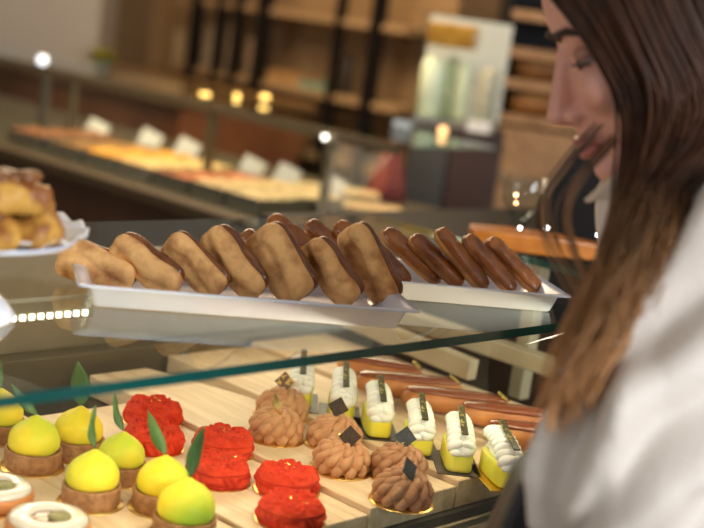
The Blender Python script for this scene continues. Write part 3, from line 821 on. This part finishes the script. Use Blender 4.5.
# ------------------------------------------------------------------ dispenser on a dark cabinet
pc2 = dep(455, 130, 3.95)
ang = YAW - pi/2 - .12
dz = pc2.z
cab = empty('dark_cabinet', (pc2.x+.06, pc2.y+.06, 0), ang); tag(cab, 'dark brown cabinet carrying the glass dispenser', 'cabinet')
obj('cabinet_body', bx(-.125, .155, -.02, .26, 0, dz-.002), mat('dark_cabinet', (.035, .020, .016), .4), cab, smooth=False, bev=.004)
obj('door', bx(-.115, .0, -.035, -.021, .3, dz-.02), mat('smoked_door', (.07, .07, .065), .25), cab, smooth=False, bev=.003)
obj('door', bx(.006, .145, -.035, -.021, .3, dz-.02), mat('brown_door', (.055, .028, .022), .4), cab, smooth=False, bev=.003)
ds = empty('glass_dispenser', (pc2.x+.06, pc2.y+.06, dz), ang); tag(ds, 'tall clear dispenser of pale tubes and amber drink, upper middle', 'dispenser')
obj('tank', bx(-.135, .135, -.01, .24, .02, .33), M['glass'], ds, smooth=False)
obj('base', bx(-.12, .13, -.015, .24, 0, .019), M['steel'], ds, smooth=False)
obj('rear_pane', bx(-.13, .13, .215, .232, .022, .325), mat('frosted_pane', (.62, .60, .55), .5), ds, smooth=False)
obj('amber_block', bx(-.115, .035, .02, .12, .235, .305), mat('amber', (.36, .17, .02), .2, 0, 0, 0, (.5, .26, .04), 20), ds, smooth=False, bev=.01)
for x, r, h, c in ((-.085, .038, .20, (.80, .84, .62)), (.01, .02, .20, (.78, .8, .56)), (-.03, .018, .21, (.38, .42, .24)), (.085, .03, .19, (.55, .48, .36))):
    bm = bmesh.new(); lathe(bm, [(0, .022), (r, .022), (r, h-.02), (r*.6, h), (0, h)], 24, (x, .07, 0)); obj('tube', bm, mat('tube_col', c, .35), ds)
obj('label_plate', bx(.045, .115, -.06, -.045, 0.001, .035), mat('white_plate', (.8, .78, .72), .4), ds, smooth=False)
lamp('warm_lamp', L_at(443, 131, 3.7), .013, (1, .55, .22), 2.2, 'warm round lamp in front of the glass dispenser', 'lamp')
# cloth cone + card
q = onz(385, 199, 1.0315)
bm = bmesh.new(); lathe(bm, [(0, 0), (.055, 0), (.05, .05), (.03, .12), (.012, .165), (0, .17)], 32, fn=lambda p, a: V((p.x*(1+.12*math.sin(a*7)), p.y*(1+.12*math.sin(a*7)), p.z)))
o = obj('folded_napkin', bm, mat('rose_cloth', (.26, .06, .045), .8)); o.location = q; tag(o, 'dusky red folded napkin cone left of the dark cabinet', 'napkin')
q2 = dep(388, 128, 3.75)
q2 = onz(392, 196, 1.0315); t = empty('notice_card', q2); hz = dep(388, 128, (q2-CAM).dot(fwd)).z-q2.z
bm = bmesh.new(); box(bm, (0, 0, hz), (.055, .003, .06), Matrix.Rotation(YAW-pi/2, 3, 'Z')); obj('card', bm, mat('pale_blue_card', (.5, .6, .66), .5), t, smooth=False)
bm = bmesh.new(); tube(bm, [(0, .01, 0), (0, .01, hz)], .004); obj('stand', bm, M['steel'], t); tag(t, 'pale blue notice card standing left of the dispenser', 'card')
# pale boards on the near end of service counter
for k, (px, py, lx, lab) in enumerate([(346, 207, .30, 'long pale wooden paddle at the near end of the service counter'), (334, 192, .26, 'pale wooden board lying behind the long paddle')]):
    p = dep(px, py, 3.0+.25*k); bm = bmesh.new()
    box(bm, (0, 0, 0), (lx, .12, .022), Matrix.Rotation(YAW-pi/2+.05, 3, 'Z'))
    o = obj('wooden_paddle', bm, wood_mat('paddle_wood%d' % k, (.62, .44, .24), (.48, .3, .14), False), smooth=False, bev=.004); o.location = (p.x, p.y, 1.043 + .0*k)
    p = onz(px, py, 1.043); o.location = (p.x, p.y, 1.043)
    tag(o, lab, 'board')

# ------------------------------------------------------------------ payment counter at the right
pay = empty('payment_counter', (2.1, 1.55, 0)); tag(pay, 'dark payment counter beyond the right end of the pastry case', 'counter')
def ppart(name, bm, m_, **k):
    for v in bm.verts: v.co -= V((2.1, 1.55, 0))
    return obj(name, bm, m_, pay, smooth=False, **k)
PZ = 1.17
ppart('counter_top', bx(1.66, 2.6, .95, 1.75, PZ-.03, PZ), M['black'], bev=.003)
ppart('carcass', bx(1.69, 2.57, .98, 1.72, 0, PZ-.031), M['brownpanel'])
# orange board on clear riser
A = dep(466, 240, 2.12); B = dep(600, 247, 2.12); c = (A+B)/2
oz = c.z
rs = onz(508, 268, PZ)
bm = bmesh.new(); box(bm, (0, 0, (oz-.014-PZ)/2), (.12, .07, oz-.016-PZ)); o = obj('clear_riser', bm, glass_mat('acrylic', (.80, .90, .90)), smooth=False)
o.location = (dep(508, 245, 2.12).x, dep(508, 245, 2.12).y, PZ+.001); o.rotation_euler = (0, 0, YAW-pi/2); tag(o, 'clear acrylic riser under the orange board', 'riser')
bm = bmesh.new(); 
prof = [(-.105, .005), (-.10, .035), (-.04, .042), (.03, .038), (.08, .022), (.115, .016), (.118, -.016), (.08, -.022), (.03, -.034), (-.05, -.04), (-.10, -.032)]
top = [bm.verts.new((x, y, .013 + .006*(1-abs(x)/.12))) for x, y in prof]; bot = [bm.verts.new((x*.97, y*.9, -.012)) for x, y in prof]
bm.faces.new(top); bm.faces.new(bot)
for i in range(len(prof)): bm.faces.new((top[i], top[(i+1) % len(prof)], bot[(i+1) % len(prof)], bot[i]))
o = obj('orange_board', bm, mat('orange_wood', (.62, .22, .03), .35, 0, .0008, 60, (.48, .15, .02), 25, coat=.3), smooth=False, bev=.003)
o.name = 'wooden_paddle_board'; o.location = c; dd = B-A; o.rotation_euler = (0, 0, math.atan2(dd.y, dd.x)); tag(o, 'orange varnished wooden paddle board on the clear riser', 'board')
# stemmed glass
g = dep(517, 234, 2.2); gt = empty('coupe_glass', (g.x, g.y, oz+.021)); tag(gt, 'wide stemmed glass standing behind the orange board', 'glass')
gh = .085
bm = bmesh.new(); lathe(bm, [(0, 0), (.026, 0), (.026, .002), (.004, .006), (.0035, .035), (.014, .044), (.034, .062), (.043, gh), (.0415, gh), (.032, .063), (.012, .047), (0, .044)], 40); obj('glass_body', bm, glass_mat('thin_glass', (.9, .93, .93)), gt)
gt.location = (g.x, g.y, PZ + .001); gt.scale = (1, 1, (dep(520, 176, 2.2).z-PZ)/gh)
for k, (px, py, d, col, e, lab) in enumerate([(516, 195, 2.05, (1, .6, .3), 6, 'upper warm glowing bead standing in for a glint by the stemmed glass'), (516, 203, 2.03, (1, .5, .2), 5, 'lower warm glowing bead standing in for a glint by the stemmed glass'), (520, 228, 2.0, (1, .82, .8), 8, 'pinkish glowing bead standing in for a highlight at the left of the orange board'), (547, 228, 2.0, (1, .97, .92), 10, 'white glowing bead standing in for a highlight at the middle of the orange board'), (598, 235, 2.0, (.9, .92, 1), 8, 'bluish white glowing bead standing in for a highlight at the right of the orange board')]):
    lamp('glint_bead', L_at(px, py, d), .0028, col, e*1.3, lab, 'glint', 'glint beads')  # added glowing beads stand in for highlights on the glass and board
# black terminal
ta = dep(585, 330, 2.32); tt = empty('point_of_sale_terminal', (ta.x, ta.y, PZ+.001), YAW-pi/2); tag(tt, 'large black sales terminal behind the woman, beside the stemmed glass', 'terminal')
bm = bmesh.new(); prof = [(-.10, .0), (.22, .0), (.22, .42), (.02, .42), (-.02, .30), (-.115, .10)]
f1 = [bm.verts.new((x, -.03, z)) for x, z in prof]; f2 = [bm.verts.new((x, .03, z)) for x, z in prof]
bm.faces.new(f1); bm.faces.new(f2)
for i in range(6): bm.faces.new((f1[i], f1[(i+1) % 6], f2[(i+1) % 6], f2[i]))
obj('housing', bm, M['black'], tt, smooth=False, bev=.006)
obj('screen', bx(.03, .2, -.036, -.031, .18, .38), mat('dark_screen', (.01, .01, .012), .1), tt, smooth=False)
# dark wooden bread rack behind at upper right
rx = dep(548, 60, 4.6); rk = empty('bread_rack', (rx.x, rx.y, 0), YAW-pi/2); tag(rk, 'dark rack with wooden shelves behind the woman at upper right', 'rack')
obj('rack_back', bx(-.16, .6, .3, .32, 0, 2.3), M['black'], rk, smooth=False)
obj('lower_panel', bx(-.148, .598, -.02, -.001, 0, dep(535, 122, 4.6).z-.031), M['warmwood'], rk, smooth=False)
for s in (-.17, .60): obj('side_panel', bx(s, s+.02, 0, .3, 0, 2.3), M['black'], rk, smooth=False)
for px, py in ((535, 12), (535, 50), (535, 82), (535, 118)):
    z = dep(px, py, 4.6).z; obj('shelf', bx(-.145, .595, .0, .29, z-.03, z), M['warmwood'], rk, smooth=False)
M['loaf'] = mat('bread_loaf', (.36, .16, .04), .6, 0, .004, 40, (.22, .09, .02), 15)
for k, (px, py, lab) in enumerate([(540, 70, 'brown loaf on the rack shelf left of the nose'), (536, 104, 'brown loaf on the lower rack shelf by the mouth')]):
    z = dep(535, 82 if k == 0 else 118, 4.6).z; p = dep(px, py, 4.7)
    bm = bmesh.new(); capsule(bm, .20, .10, .09, 20, 18, .045, fn=lambda p, u, a: V((p.x, p.y, max(p.z, 0)))); o = obj('bread_loaf', bm, M['loaf']); o.location = (p.x, p.y, z+.001); o.rotation_euler = (0, 0, YAW-pi/2); tag(o, lab, 'bread', 'loaves on the rack')

# ================================================================== THE WOMAN
SK = mat('skin', (.68, .34, .26), .5, 0, .0004, 200, sss=.2)
WH = mat('white_blouse', (.60, .54, .48), .55, 0, .0008, 160, sheen=.2)
HR = mat('brown_hair', (.016, .006, .0025), .42, 0, 0, 0, (.065, .024, .009), 5, (.3, .7), stretch=(9, 9, 1.0), spec=.22)
nt = HR.node_tree; tc = nt.nodes['Texture Coordinate'] if 'Texture Coordinate' in nt.nodes else None
sp = nt.nodes.new('ShaderNodeSeparateXYZ'); mr = nt.nodes.new('ShaderNodeMapRange'); mr.inputs[1].default_value = 1.45; mr.inputs[2].default_value = 1.27
mxh = nt.nodes.new('ShaderNodeMix'); mxh.data_type = 'RGBA'; bs = nt.nodes['Principled BSDF']
src = bs.inputs['Base Color'].links[0].from_socket; nt.links.new(tc.outputs['Object'], sp.inputs[0]); nt.links.new(sp.outputs['Z'], mr.inputs[0]); nt.links.new(mr.outputs[0], mxh.inputs[0])
nt.links.new(src, mxh.inputs[6]); mxh.inputs[7].default_value = (.55, .28, .115, 1); nt.links.new(mxh.outputs[2], bs.inputs['Base Color'])   # colour lightens towards the lower ends
f = -r0.copy(); lft = V((0, 0, 1)).cross(f)
woman = empty('person', (0, 0, 0))
tag(woman, 'woman with long brown hair in a white blouse leaning over the case', 'person')
Sm = dep(703, 226, 1.25)              # middle between the shoulders
hip = V((Sm.x, Sm.y, .92)) - f*.15 - V((0, .03, 0))
woman.location = (hip.x, hip.y, 0)
W0 = woman.location.copy()
pit = math.radians(27)
hf = (f*math.cos(pit) - V((0, 0, 1))*math.sin(pit)); hu = (f*math.sin(pit) + V((0, 0, 1))*math.cos(pit))
HO = dep(573, 57, 1.22) - hf*.078 - hu*.004      # head centre from the eye
def H(x, y, z): return HO + hf*x + lft*y + hu*z
nb = Sm + V((0, 0, .055)) + f*.005
sl = Sm + lft*.155; sr = Sm - lft*.145 - f*.02
el = dep(613, 476, 1.04); er = Sm - lft*.175 - f*.05 - V((0, 0, .28))
wl = el + (dep(745, 680, 1.06)-el).normalized()*.235; wr = er - f*.02 - V((0, 0, .25)) + lft*.02
print('upper arm', (el-sl).length, 'fore', (wl-el).length)
def skin_mesh(bm, pts, edges):
    """rounded tapering limbs between joints, later fused into one surface"""
    for i, j in edges:
        (a_, ra), (b_, rb) = pts[i], pts[j]
        ra = ra if isinstance(ra, tuple) else (ra, ra); rb = rb if isinstance(rb, tuple) else (rb, rb)
        L_ = (b_-a_).length; n_ = max(2, int(L_/(.35*min(ra[1], rb[1])))+1)
        z_ = (b_-a_).normalized(); flat_ = ra[0] != ra[1] or rb[0] != rb[1]
        x_ = lft - z_*lft.dot(z_) if abs(lft.dot(z_)) < .9 else f - z_*f.dot(z_)
        x_.normalize(); y_ = z_.cross(x_)
        for k in range(n_+1):
            u_ = k/n_; u2 = u_*u_*(3-2*u_); r1 = ra[0]+(rb[0]-ra[0])*u2; r2 = ra[1]+(rb[1]-ra[1])*u2
            ell(bm, a_.lerp(b_, u_), (z_, x_, y_), (min(r1, r2), r1, r2), 16, 10)
def remesh(bm, vox, smooth=4, fac=.5):
    me = bpy.data.meshes.new('rm'); bm.to_mesh(me); bm.free()
    o = bpy.data.objects.new('rm', me); COL.objects.link(o)
    r = o.modifiers.new('r', 'REMESH'); r.mode = 'VOXEL'; r.voxel_size = vox
    if smooth: s = o.modifiers.new('s', 'SMOOTH'); s.iterations = smooth; s.factor = fac
    dg = bpy.context.evaluated_depsgraph_get(); dg.update()
    m2 = bpy.data.meshes.new_from_object(o.evaluated_get(dg)); bpy.data.objects.remove(o)
    b = bmesh.new(); b.from_mesh(m2); return b
def plink(name, bm, m_, parent=woman, base=None):
    if parent is woman:
        for v in bm.verts: v.co -= W0
    return obj(name, bm, m_, parent)
kl = V((hip.x, hip.y, .50)) + lft*.10 + f*.03; kr = V((hip.x, hip.y, .50)) - lft*.10 + f*.05
al = V((hip.x, hip.y, .09)) + lft*.11 - f*.02; ar = V((hip.x, hip.y, .09)) - lft*.11 + f*.02
ch = Sm.lerp(hip, .30); wa = Sm.lerp(hip, .65)
hb = H(-.03, 0, -.075)
body = [(hip, (.11, .08)), (wa, (.085, .055)), (ch, (.09, .055)), (nb, .050), (nb.lerp(hb, .6), .048), (hb, .050), (sl, .040), (el, .032), (wl, .024), (sr, .040), (er, .032), (wr, .024),
        (hip + lft*.09 - V((0, 0, .08)), .082), (kl, .052), (al, .036), (al + f*.13 - V((0, 0, .055)), .028), (hip - lft*.09 - V((0, 0, .08)), .082), (kr, .052), (ar, .036), (ar + f*.13 - V((0, 0, .055)), .028), (Sm - V((0, 0, .01)), .055)]
edges = [(0, 1), (1, 2), (2, 20), (20, 3), (3, 4), (4, 5), (20, 6), (6, 7), (7, 8), (20, 9), (9, 10), (10, 11), (0, 12), (12, 13), (13, 14), (14, 15), (0, 16), (16, 17), (17, 18), (18, 19)]
bm = bmesh.new(); skin_mesh(bm, body, edges)
def E(c, r, ax=None, seg=24, t=0.): ell(bm, H(*c), ax or (hu, hf, lft), r, seg, 16, t)
E((-.008, 0, .035), (.088, .097, .077)); E((.028, 0, -.035), (.075, .060, .060)); E((.050, 0, -.088), (.026, .028, .030)); E((.055, 0, .045), (.055, .036, .058))
E((.071, 0, .022), (.010, .014, .048)); E((.062, .036, -.026), (.026, .026, .024)); E((.062, -.036, -.026), (.026, .026, .024))
for k in range(7):      # nose bridge to tip
    u = k/6; E((.083+.023*u, 0, .010-.052*u), (.010, .008+.004*u, .008+.004*u))
E((.098, 0, -.046), (.009, .013, .010)); E((.092, .011, -.047), (.008, .010, .008)); E((.092, -.011, -.047), (.008, .010, .008))
E((.083, 0, -.062), (.012, .012, .018)); E((.086, 0, -.084), (.009, .010, .016)); E((.076, 0, -.104), (.014, .015, .017))
for s in (-1, 1): E((-.012, s*.074, -.010), (.030, .017, .008)); 
# hands with five fingers
def hand(w, d, n, side):
    d = d.normalized(); n = (n - d*n.dot(d)).normalized(); s = d.cross(n).normalized()*side
    for k in range(4):      # palm
        b = w + s*(.026-.0175*k); ell(bm, b + d*.045, (d, s, n), (.045, .013, .012), 14, 10)
    ell(bm, w + d*.01, (d, s, n), (.03, .026, .019), 14, 10)
    for k, L_ in enumerate((.068, .076, .072, .058)):
        p = w + d*.082 + s*(.027-.018*k); dd = d.copy(); r_ = .0088 - .0004*k
        for j in range(3):
            q = p + dd*L_*(.45, .32, .25)[j]; skin_mesh(bm, [(p, r_-.0006*j), (q, r_-.0006*(j+1))], [(0, 1)]); p = q
            dd = (dd*math.cos(.35) - n*math.sin(.35)).normalized()
    b = w + d*.022 + s*.024
    skin_mesh(bm, [(b, .013), (b + d*.030 + s*.020, .0105), (b + d*.058 + s*.026 - n*.010, .009)], [(0, 1), (1, 2)])
hand(wl, (wl-el), lft, 1); hand(wr, (wr-er), -lft, 1)
bm = remesh(bm, .0038, 2)
def islands(bm):
    seen_ = set(); out = []
    for v in bm.verts:
        if v in seen_: continue
        st_ = [v]; seen_.add(v); comp = []
        while st_:
            q = st_.pop(); comp.append(q)
            for e in q.link_edges:
                o_ = e.other_vert(q)
                if o_ not in seen_: seen_.add(o_); st_.append(o_)
        out.append(comp)
    return sorted(out, key=len, reverse=True)
isl = islands(bm); print('body islands', [(len(c), [round(x, 2) for x in c[0].co]) for c in isl[:14]])
for c in isl[1:]: bmesh.ops.delete(bm, geom=c, context='VERTS')
plink('body', bm, SK)
for s in (-1, 1):
    bm = bmesh.new(); ell(bm, H(.0685, s*.033, .001), (hu, hf, lft), (.0105, .0115, .0125), 16, 12); plink('eye', bm, mat('eye_white', (.30, .24, .21), .3))
    bm = bmesh.new(); ell(bm, H(.0695, s*.033, .006), (hu, hf, lft), (.0085, .0125, .0140), 16, 12); plink('upper_lid', bm, mat('lid_skin', (.36, .17, .12), .5))
    bm = bmesh.new(); ell(bm, H(.0775, s*.033, -.002), (hu, hf, lft), (.0055, .004, .0055), 12, 8); plink('iris', bm, mat('iris', (.03, .015, .008), .1))
    bm = bmesh.new(); tube(bm, [H(.079, s*.020, -.001), H(.084, s*.030, -.001), H(.081, s*.042, -.001), H(.072, s*.049, -.003)], [.001, .0018, .0018, .001], 8); plink('eyelid', bm, mat('eyelid', (.10, .04, .03), .5))
    bm = bmesh.new(); tube(bm, [H(.086, s*.012, .022), H(.090, s*.026, .029), H(.082, s*.042, .030), H(.068, s*.054, .022)], [.002, .0038, .0036, .0015], 8); plink('eyebrow', bm, mat('eyebrow', (.03, .014, .008), .7))
bm = bmesh.new(); tube(bm, [H(.084, .024, -.076), H(.095, .012, -.071), H(.0975, 0, -.072), H(.095, -.012, -.071), H(.084, -.024, -.076)], [.002, .0045, .005, .0045, .002], 10)
tube(bm, [H(.084, .022, -.078), H(.092, .010, -.083), H(.0945, 0, -.084), H(.092, -.010, -.083), H(.084, -.022, -.078)], [.002, .005, .0055, .005, .002], 10); plink('lips', bm, mat('lips', (.42, .13, .11), .4))

# blouse
bl = [(hip + V((0, 0, .02)), (.155, .125)), (wa, (.14, .115)), (ch, (.155, .125)), (nb - V((0, 0, .02)), .070), (sl, .068), (sl.lerp(el, .35), .066), (sl.lerp(el, .72), .068), (el, .058), (el.lerp(wl, .45), .056), (wl, .036), (sr, .066), (er, .058), (wr, .034), (Sm, .09)]
bm = bmesh.new(); skin_mesh(bm, bl, [(0, 1), (1, 2), (2, 13), (13, 3), (13, 4), (4, 5), (5, 6), (6, 7), (7, 8), (8, 9), (13, 10), (10, 11), (11, 12)])
bm = remesh(bm, .006, 6)
bm.normal_update()
armd = (el-sl).normalized()
for v in bm.verts:
    p = v.co.copy()
    t_ = armd.dot(p-sl); w_ = p - armd*t_*.72
    n1 = nz(w_, 12, 2); n2 = nz(w_, 34, 5)
    v.co += v.normal*max(-.004, .026*(.55-abs(n1)*2.6) + .009*n2)
    q_ = p - sl - armd*t_
    if q_.length < .10 and -.02 < t_ < .34:
        an_ = math.atan2(q_.dot(lft.cross(armd)), q_.dot(lft))
        v.co += v.normal*.009*math.sin(an_*5 + t_*22 + 4*nz(p, 7, 9))*min(1, (t_+.02)*8)
bmesh.ops.smooth_vert(bm, verts=bm.verts, factor=.5, use_axis_x=True, use_axis_y=True, use_axis_z=True)
plink('blouse', bm, WH)
# collar: two pointed wings at the front of the neck
for s in (1, -1):
    bm = bmesh.new(); rows = []
    c0 = nb.lerp(hb, .18)
    for k in range(9):
        a = math.radians(-160 + 160*k/8) if False else math.radians(10 + 165*k/8)
        d = (f*math.cos(a) + lft*s*math.sin(a)); 
        up_ = c0 + d*.056 + V((0, 0, .030)); dn = c0 + d*(.074+.030*max(0, math.cos(a))) - V((0, 0, .004+.055*max(0, math.cos(a))))
        rows.append((bm.verts.new(up_), bm.verts.new(up_.lerp(dn, .5)+d*.006), bm.verts.new(dn)))
    for A_, B_ in zip(rows, rows[1:]):
        for q in range(2): bm.faces.new((A_[q], A_[q+1], B_[q+1], B_[q]))
    o = plink('collar', bm, WH); o.modifiers.new('s', 'SOLIDIFY').thickness = .003; ss = o.modifiers.new('ss', 'SUBSURF'); ss.levels = ss.render_levels = 2
bm = bmesh.new(); pts_ = [dep(*q) for q in ((650, 156, 1.13), (622, 166, 1.15), (584, 200, 1.17), (606, 196, 1.14), (636, 182, 1.12), (654, 172, 1.12))]
vs_ = [bm.verts.new(q) for q in pts_]; bm.faces.new((vs_[0], vs_[1], vs_[4], vs_[5])); bm.faces.new((vs_[1], vs_[2], vs_[3], vs_[4]))
o = plink('collar_point', bm, WH); o.modifiers.new('s', 'SOLIDIFY').thickness = .004
# trousers
tr = [(hip, (.15, .12)), (hip + lft*.09 - V((0, 0, .10)), .098), (kl, .072), (al+V((0, 0, .02)), .060), (hip - lft*.09 - V((0, 0, .10)), .098), (kr, .072), (ar+V((0, 0, .02)), .060)]
bm = bmesh.new(); skin_mesh(bm, tr, [(0, 1), (1, 2), (2, 3), (0, 4), (4, 5), (5, 6)]); bm = remesh(bm, .01, 3); plink('trousers', bm, mat('black_cloth', (.010, .010, .012), .8))
for a_ in (al, ar):
    bm = bmesh.new(); b0 = V((a_.x, a_.y, 0)); ell(bm, b0 + f*.07 + V((0, 0, .035)), (f, lft, V((0, 0, 1))), (.135, .046, .034), 20, 12)
    for v in bm.verts: v.co.z = max(v.co.z, .002)
    plink('shoe', bm, mat('black_shoe', (.01, .01, .01), .3))

# ---- hair: strands grown from guide curves
def G(*pts): return [H(*p) if len(p) == 3 and not isinstance(p[0], str) else dep(*p[1:]) for p in pts]
def D(px, py, d): return ('d', px, py, d)
guides = [   # near side, front to back
    (.030, G((.093, .020, .088), (.080, .052, .048), (.068, .066, .005), (.060, .068, -.050), D(618, 205, 1.12), D(592, 290, 1.07), D(560, 365, 1.04), D(547, 425, 1.03))),
    (.034, G((.065, .010, .118), (.040, .072, .078), (.030, .088, .010), (.025, .086, -.060), D(638, 215, 1.10), D(608, 305, 1.05), D(574, 385, 1.015), D(556, 430, 1.01))),
    (.036, G((.040, .008, .124), (.010, .078, .080), (.002, .092, .005), (-.005, .088, -.070), D(648, 215, 1.09), D(620, 300, 1.04), D(588, 370, 1.01), D(570, 405, 1.00))),
    (.036, G((.010, .006, .127), (-.020, .076, .080), (-.030, .090, .005), (-.032, .086, -.075), D(660, 200, 1.09), D(636, 265, 1.05), D(606, 335, 1.01), D(590, 365, 1.00))),
    (.036, G((-.020, .004, .124), (-.055, .068, .075), (-.065, .078, .000), (-.066, .070, -.080), D(676, 185, 1.10), D(656, 240, 1.05), D(628, 295, 1.02), D(612, 325, 1.01))),
    (.036, G((-.050, .002, .112), (-.085, .052, .065), (-.100, .055, -.010), (-.096, .045, -.090), D(694, 178, 1.12), D(676, 225, 1.07), D(654, 268, 1.04), D(640, 295, 1.03))),
    (.034, G((-.050, -.01, .112), (-.092, 0, .062), (-.110, 0, -.010), (-.110, -.005, -.100), D(735, 190, 1.30), D(750, 250, 1.36), D(760, 320, 1.40), D(765, 380, 1.42))),
    (.030, G((-.020, -.01, .124), (-.055, -.066, .075), (-.070, -.078, .000), (-.070, -.075, -.080), D(705, 200, 1.37), D(700, 260, 1.40), D(695, 330, 1.41), D(695, 380, 1.41))),
    (.030, G((.030, -.012, .124), (.010, -.070, .080), (-.002, -.088, .005), (-.010, -.090, -.070), D(665, 205, 1.36), D(665, 260, 1.37), D(660, 310, 1.38), D(660, 340, 1.38))),
    (.020, G((.084, -.014, .098), (.066, -.056, .070), (.050, -.074, .010), (.040, -.078, -.050), D(630, 200, 1.34), D(630, 240, 1.34), D(630, 270, 1.34), D(630, 300, 1.34))),
]
rn = random.Random(3); NP = 22
GC = [(w, catmull(g_, NP)) for w, g_ in guides]
hbm = bmesh.new()
nstr = 1500
for sidx in range(nstr):
    u = rn.random()*(len(GC)-1); i = int(u); tt_ = u-i
    if i == 5: tt_ = tt_*.12 if tt_ < .5 else 1-(1-tt_)*.12
    front = i < 5
    w0, a_ = GC[i]; w1, b_ = GC[i+1]
    off = V((rn.gauss(0, 1), rn.gauss(0, 1), rn.gauss(0, 1))); ph = rn.uniform(0, 6.28); fr = rn.uniform(2.2, 4.2); amp = rn.uniform(.002, .006)
    cut = rn.uniform(.72, 1.0); pts = []
    for k in range(NP+1):
        q = k/NP*cut; kk = q*NP; i0 = min(int(kk), NP-1); ff = kk-i0
        pa = a_[i0].lerp(a_[i0+1], ff); pb = b_[i0].lerp(b_[i0+1], ff); p = pa.lerp(pb, tt_)
        spread = .0018 + .011*max(0, q-.28)
        p = p + off*spread*.75 + (f*math.sin(ph+q*fr*6.28) + lft*math.cos(ph*1.3+q*fr*5))*amp*min(1, max(0, q-.25)*2.5)
        pts.append(p)
    r = rn.uniform(.0011, .0020)
    tube(hbm, pts, [r*(1-.75*max(0, (k/NP-.6)/.4)) for k in range(NP+1)], 4, cap=False)
# loose wisps in front of the face and below
wisps = [[D(606, 130, 1.15), D(575, 165, 1.13), D(553, 200, 1.12), D(556, 240, 1.11), D(578, 285, 1.09), D(598, 320, 1.06)],
         [D(610, 140, 1.15), D(582, 172, 1.13), D(562, 210, 1.12), D(568, 250, 1.10), D(585, 300, 1.08), D(590, 340, 1.05)],
         [D(640, 260, 1.05), D(600, 330, 1.03), D(562, 390, 1.02), D(552, 430, 1.01)], [D(655, 190, 1.08), D(640, 300, 1.03), D(600, 380, 1.0), D(590, 400, 1.0)]]
for w_ in wisps[:4]:
    for r_ in range(5):
        o_ = V((rn.gauss(0, 1), rn.gauss(0, 1), rn.gauss(0, 1)))*.0045; c_ = catmull([dep(*q[1:])+o_ for q in w_], 24); tube(hbm, c_, [.0011]*25, 4, cap=False)
# scalp shell
g_ = bmesh.ops.create_uvsphere(hbm, u_segments=40, v_segments=28, radius=1)['verts']
kill = []
for v in g_:
    x, y, z = v.co
    v.co = H(-.010+x*.104, y*.085, .037+z*.094)
    if x > .55 and z < .80 - .0*y: kill.append(v)
    elif z < -.25 and x > .15: kill.append(v)
bmesh.ops.delete(hbm, geom=kill, context='VERTS')
plink('hair', hbm, HR)
# handbag hanging at her forearm
hbp = dep(494, 508, 1.14)
hb_ = empty('handbag', (hbp.x, hbp.y, hbp.z-.16), YAW-pi/2); tag(hb_, 'black handbag hanging below the white sleeve at the bottom edge', 'handbag')
bm = bmesh.new(); prof = [(-.03, 0), (.16, 0), (.15, .15), (.10, .225), (.055, .237), (.015, .20), (-.005, .12)]
f1 = [bm.verts.new((x, -.03, z)) for x, z in prof]; f2 = [bm.verts.new((x, .03, z)) for x, z in prof]
bm.faces.new(f1); bm.faces.new(f2)
for i in range(7): bm.faces.new((f1[i], f1[(i+1) % 7], f2[(i+1) % 7], f2[i]))
obj('bag_body', bm, mat('black_leather', (.008, .009, .011), .5, 0, .0005, 200), hb_, smooth=False, bev=.008)
bm = bmesh.new(); tube(bm, catmull([(.03, 0, .22), (.05, .0, .27), (.09, 0, .28), (.12, 0, .21)], 16), .005); obj('strap', bm, mat('black_strap', (.01, .01, .012), .5), hb_)

# ================================================================== LIGHT
def area(name, loc, target, size, sy, power, col):
    l = bpy.data.lights.new(name, 'AREA'); l.shape = 'RECTANGLE'; l.size = size; l.size_y = sy; l.energy = power; l.color = col
    o = bpy.data.objects.new(name, l); COL.objects.link(o); o.location = loc
    o.rotation_euler = (V(target)-V(loc)).to_track_quat('-Z', 'Y').to_euler(); return o
area('window_light', (1.1, -2.4, 2.0), (1.2, 1.0, 1.15), 2.0, 1.8, 130, (.95, .97, 1))
area('side_fill_light', (-2.6, 1.2, 1.9), (1.0, .9, 1.25), 2.0, 1.8, 32, (1, .97, .94))  # added fill for her face, the pastries and trays; no window here
area('wall_fill_light', (1.2, 5.6, 3.0), (2.2, 8.6, 2.0), 2.0, 1.0, 60, (1, .80, .58))  # added warm fill on the left wall, which the top glass reflects
area('case_led', (1.0, .875, ZG-.016), (1.02, 1.02, 1.03), 1.15, .02, 2.0, (1, .79, .54))
area('case_led_rear', (1.0, 1.37, ZG-.03), (1.0, 1.10, 1.04), 1.1, .02, 1.2, (1, .80, .56))
area('counter_lamp', (2.5, 3.0, 2.5), (2.55, 3.0, 1.0), 1.0, 2.0, 70, (1, .74, .48))
area('shelf_lamp', (3.6, 3.9, 2.9), (4.6, 4.4, 1.3), 1.0, 2.4, 32, (1, .70, .38))
w = bpy.data.worlds.new('daylight'); S.world = w; w.use_nodes = True
w.node_tree.nodes['Background'].inputs[0].default_value = (.85, .9, 1, 1); w.node_tree.nodes['Background'].inputs[1].default_value = .08
bpy.context.view_layer.update()
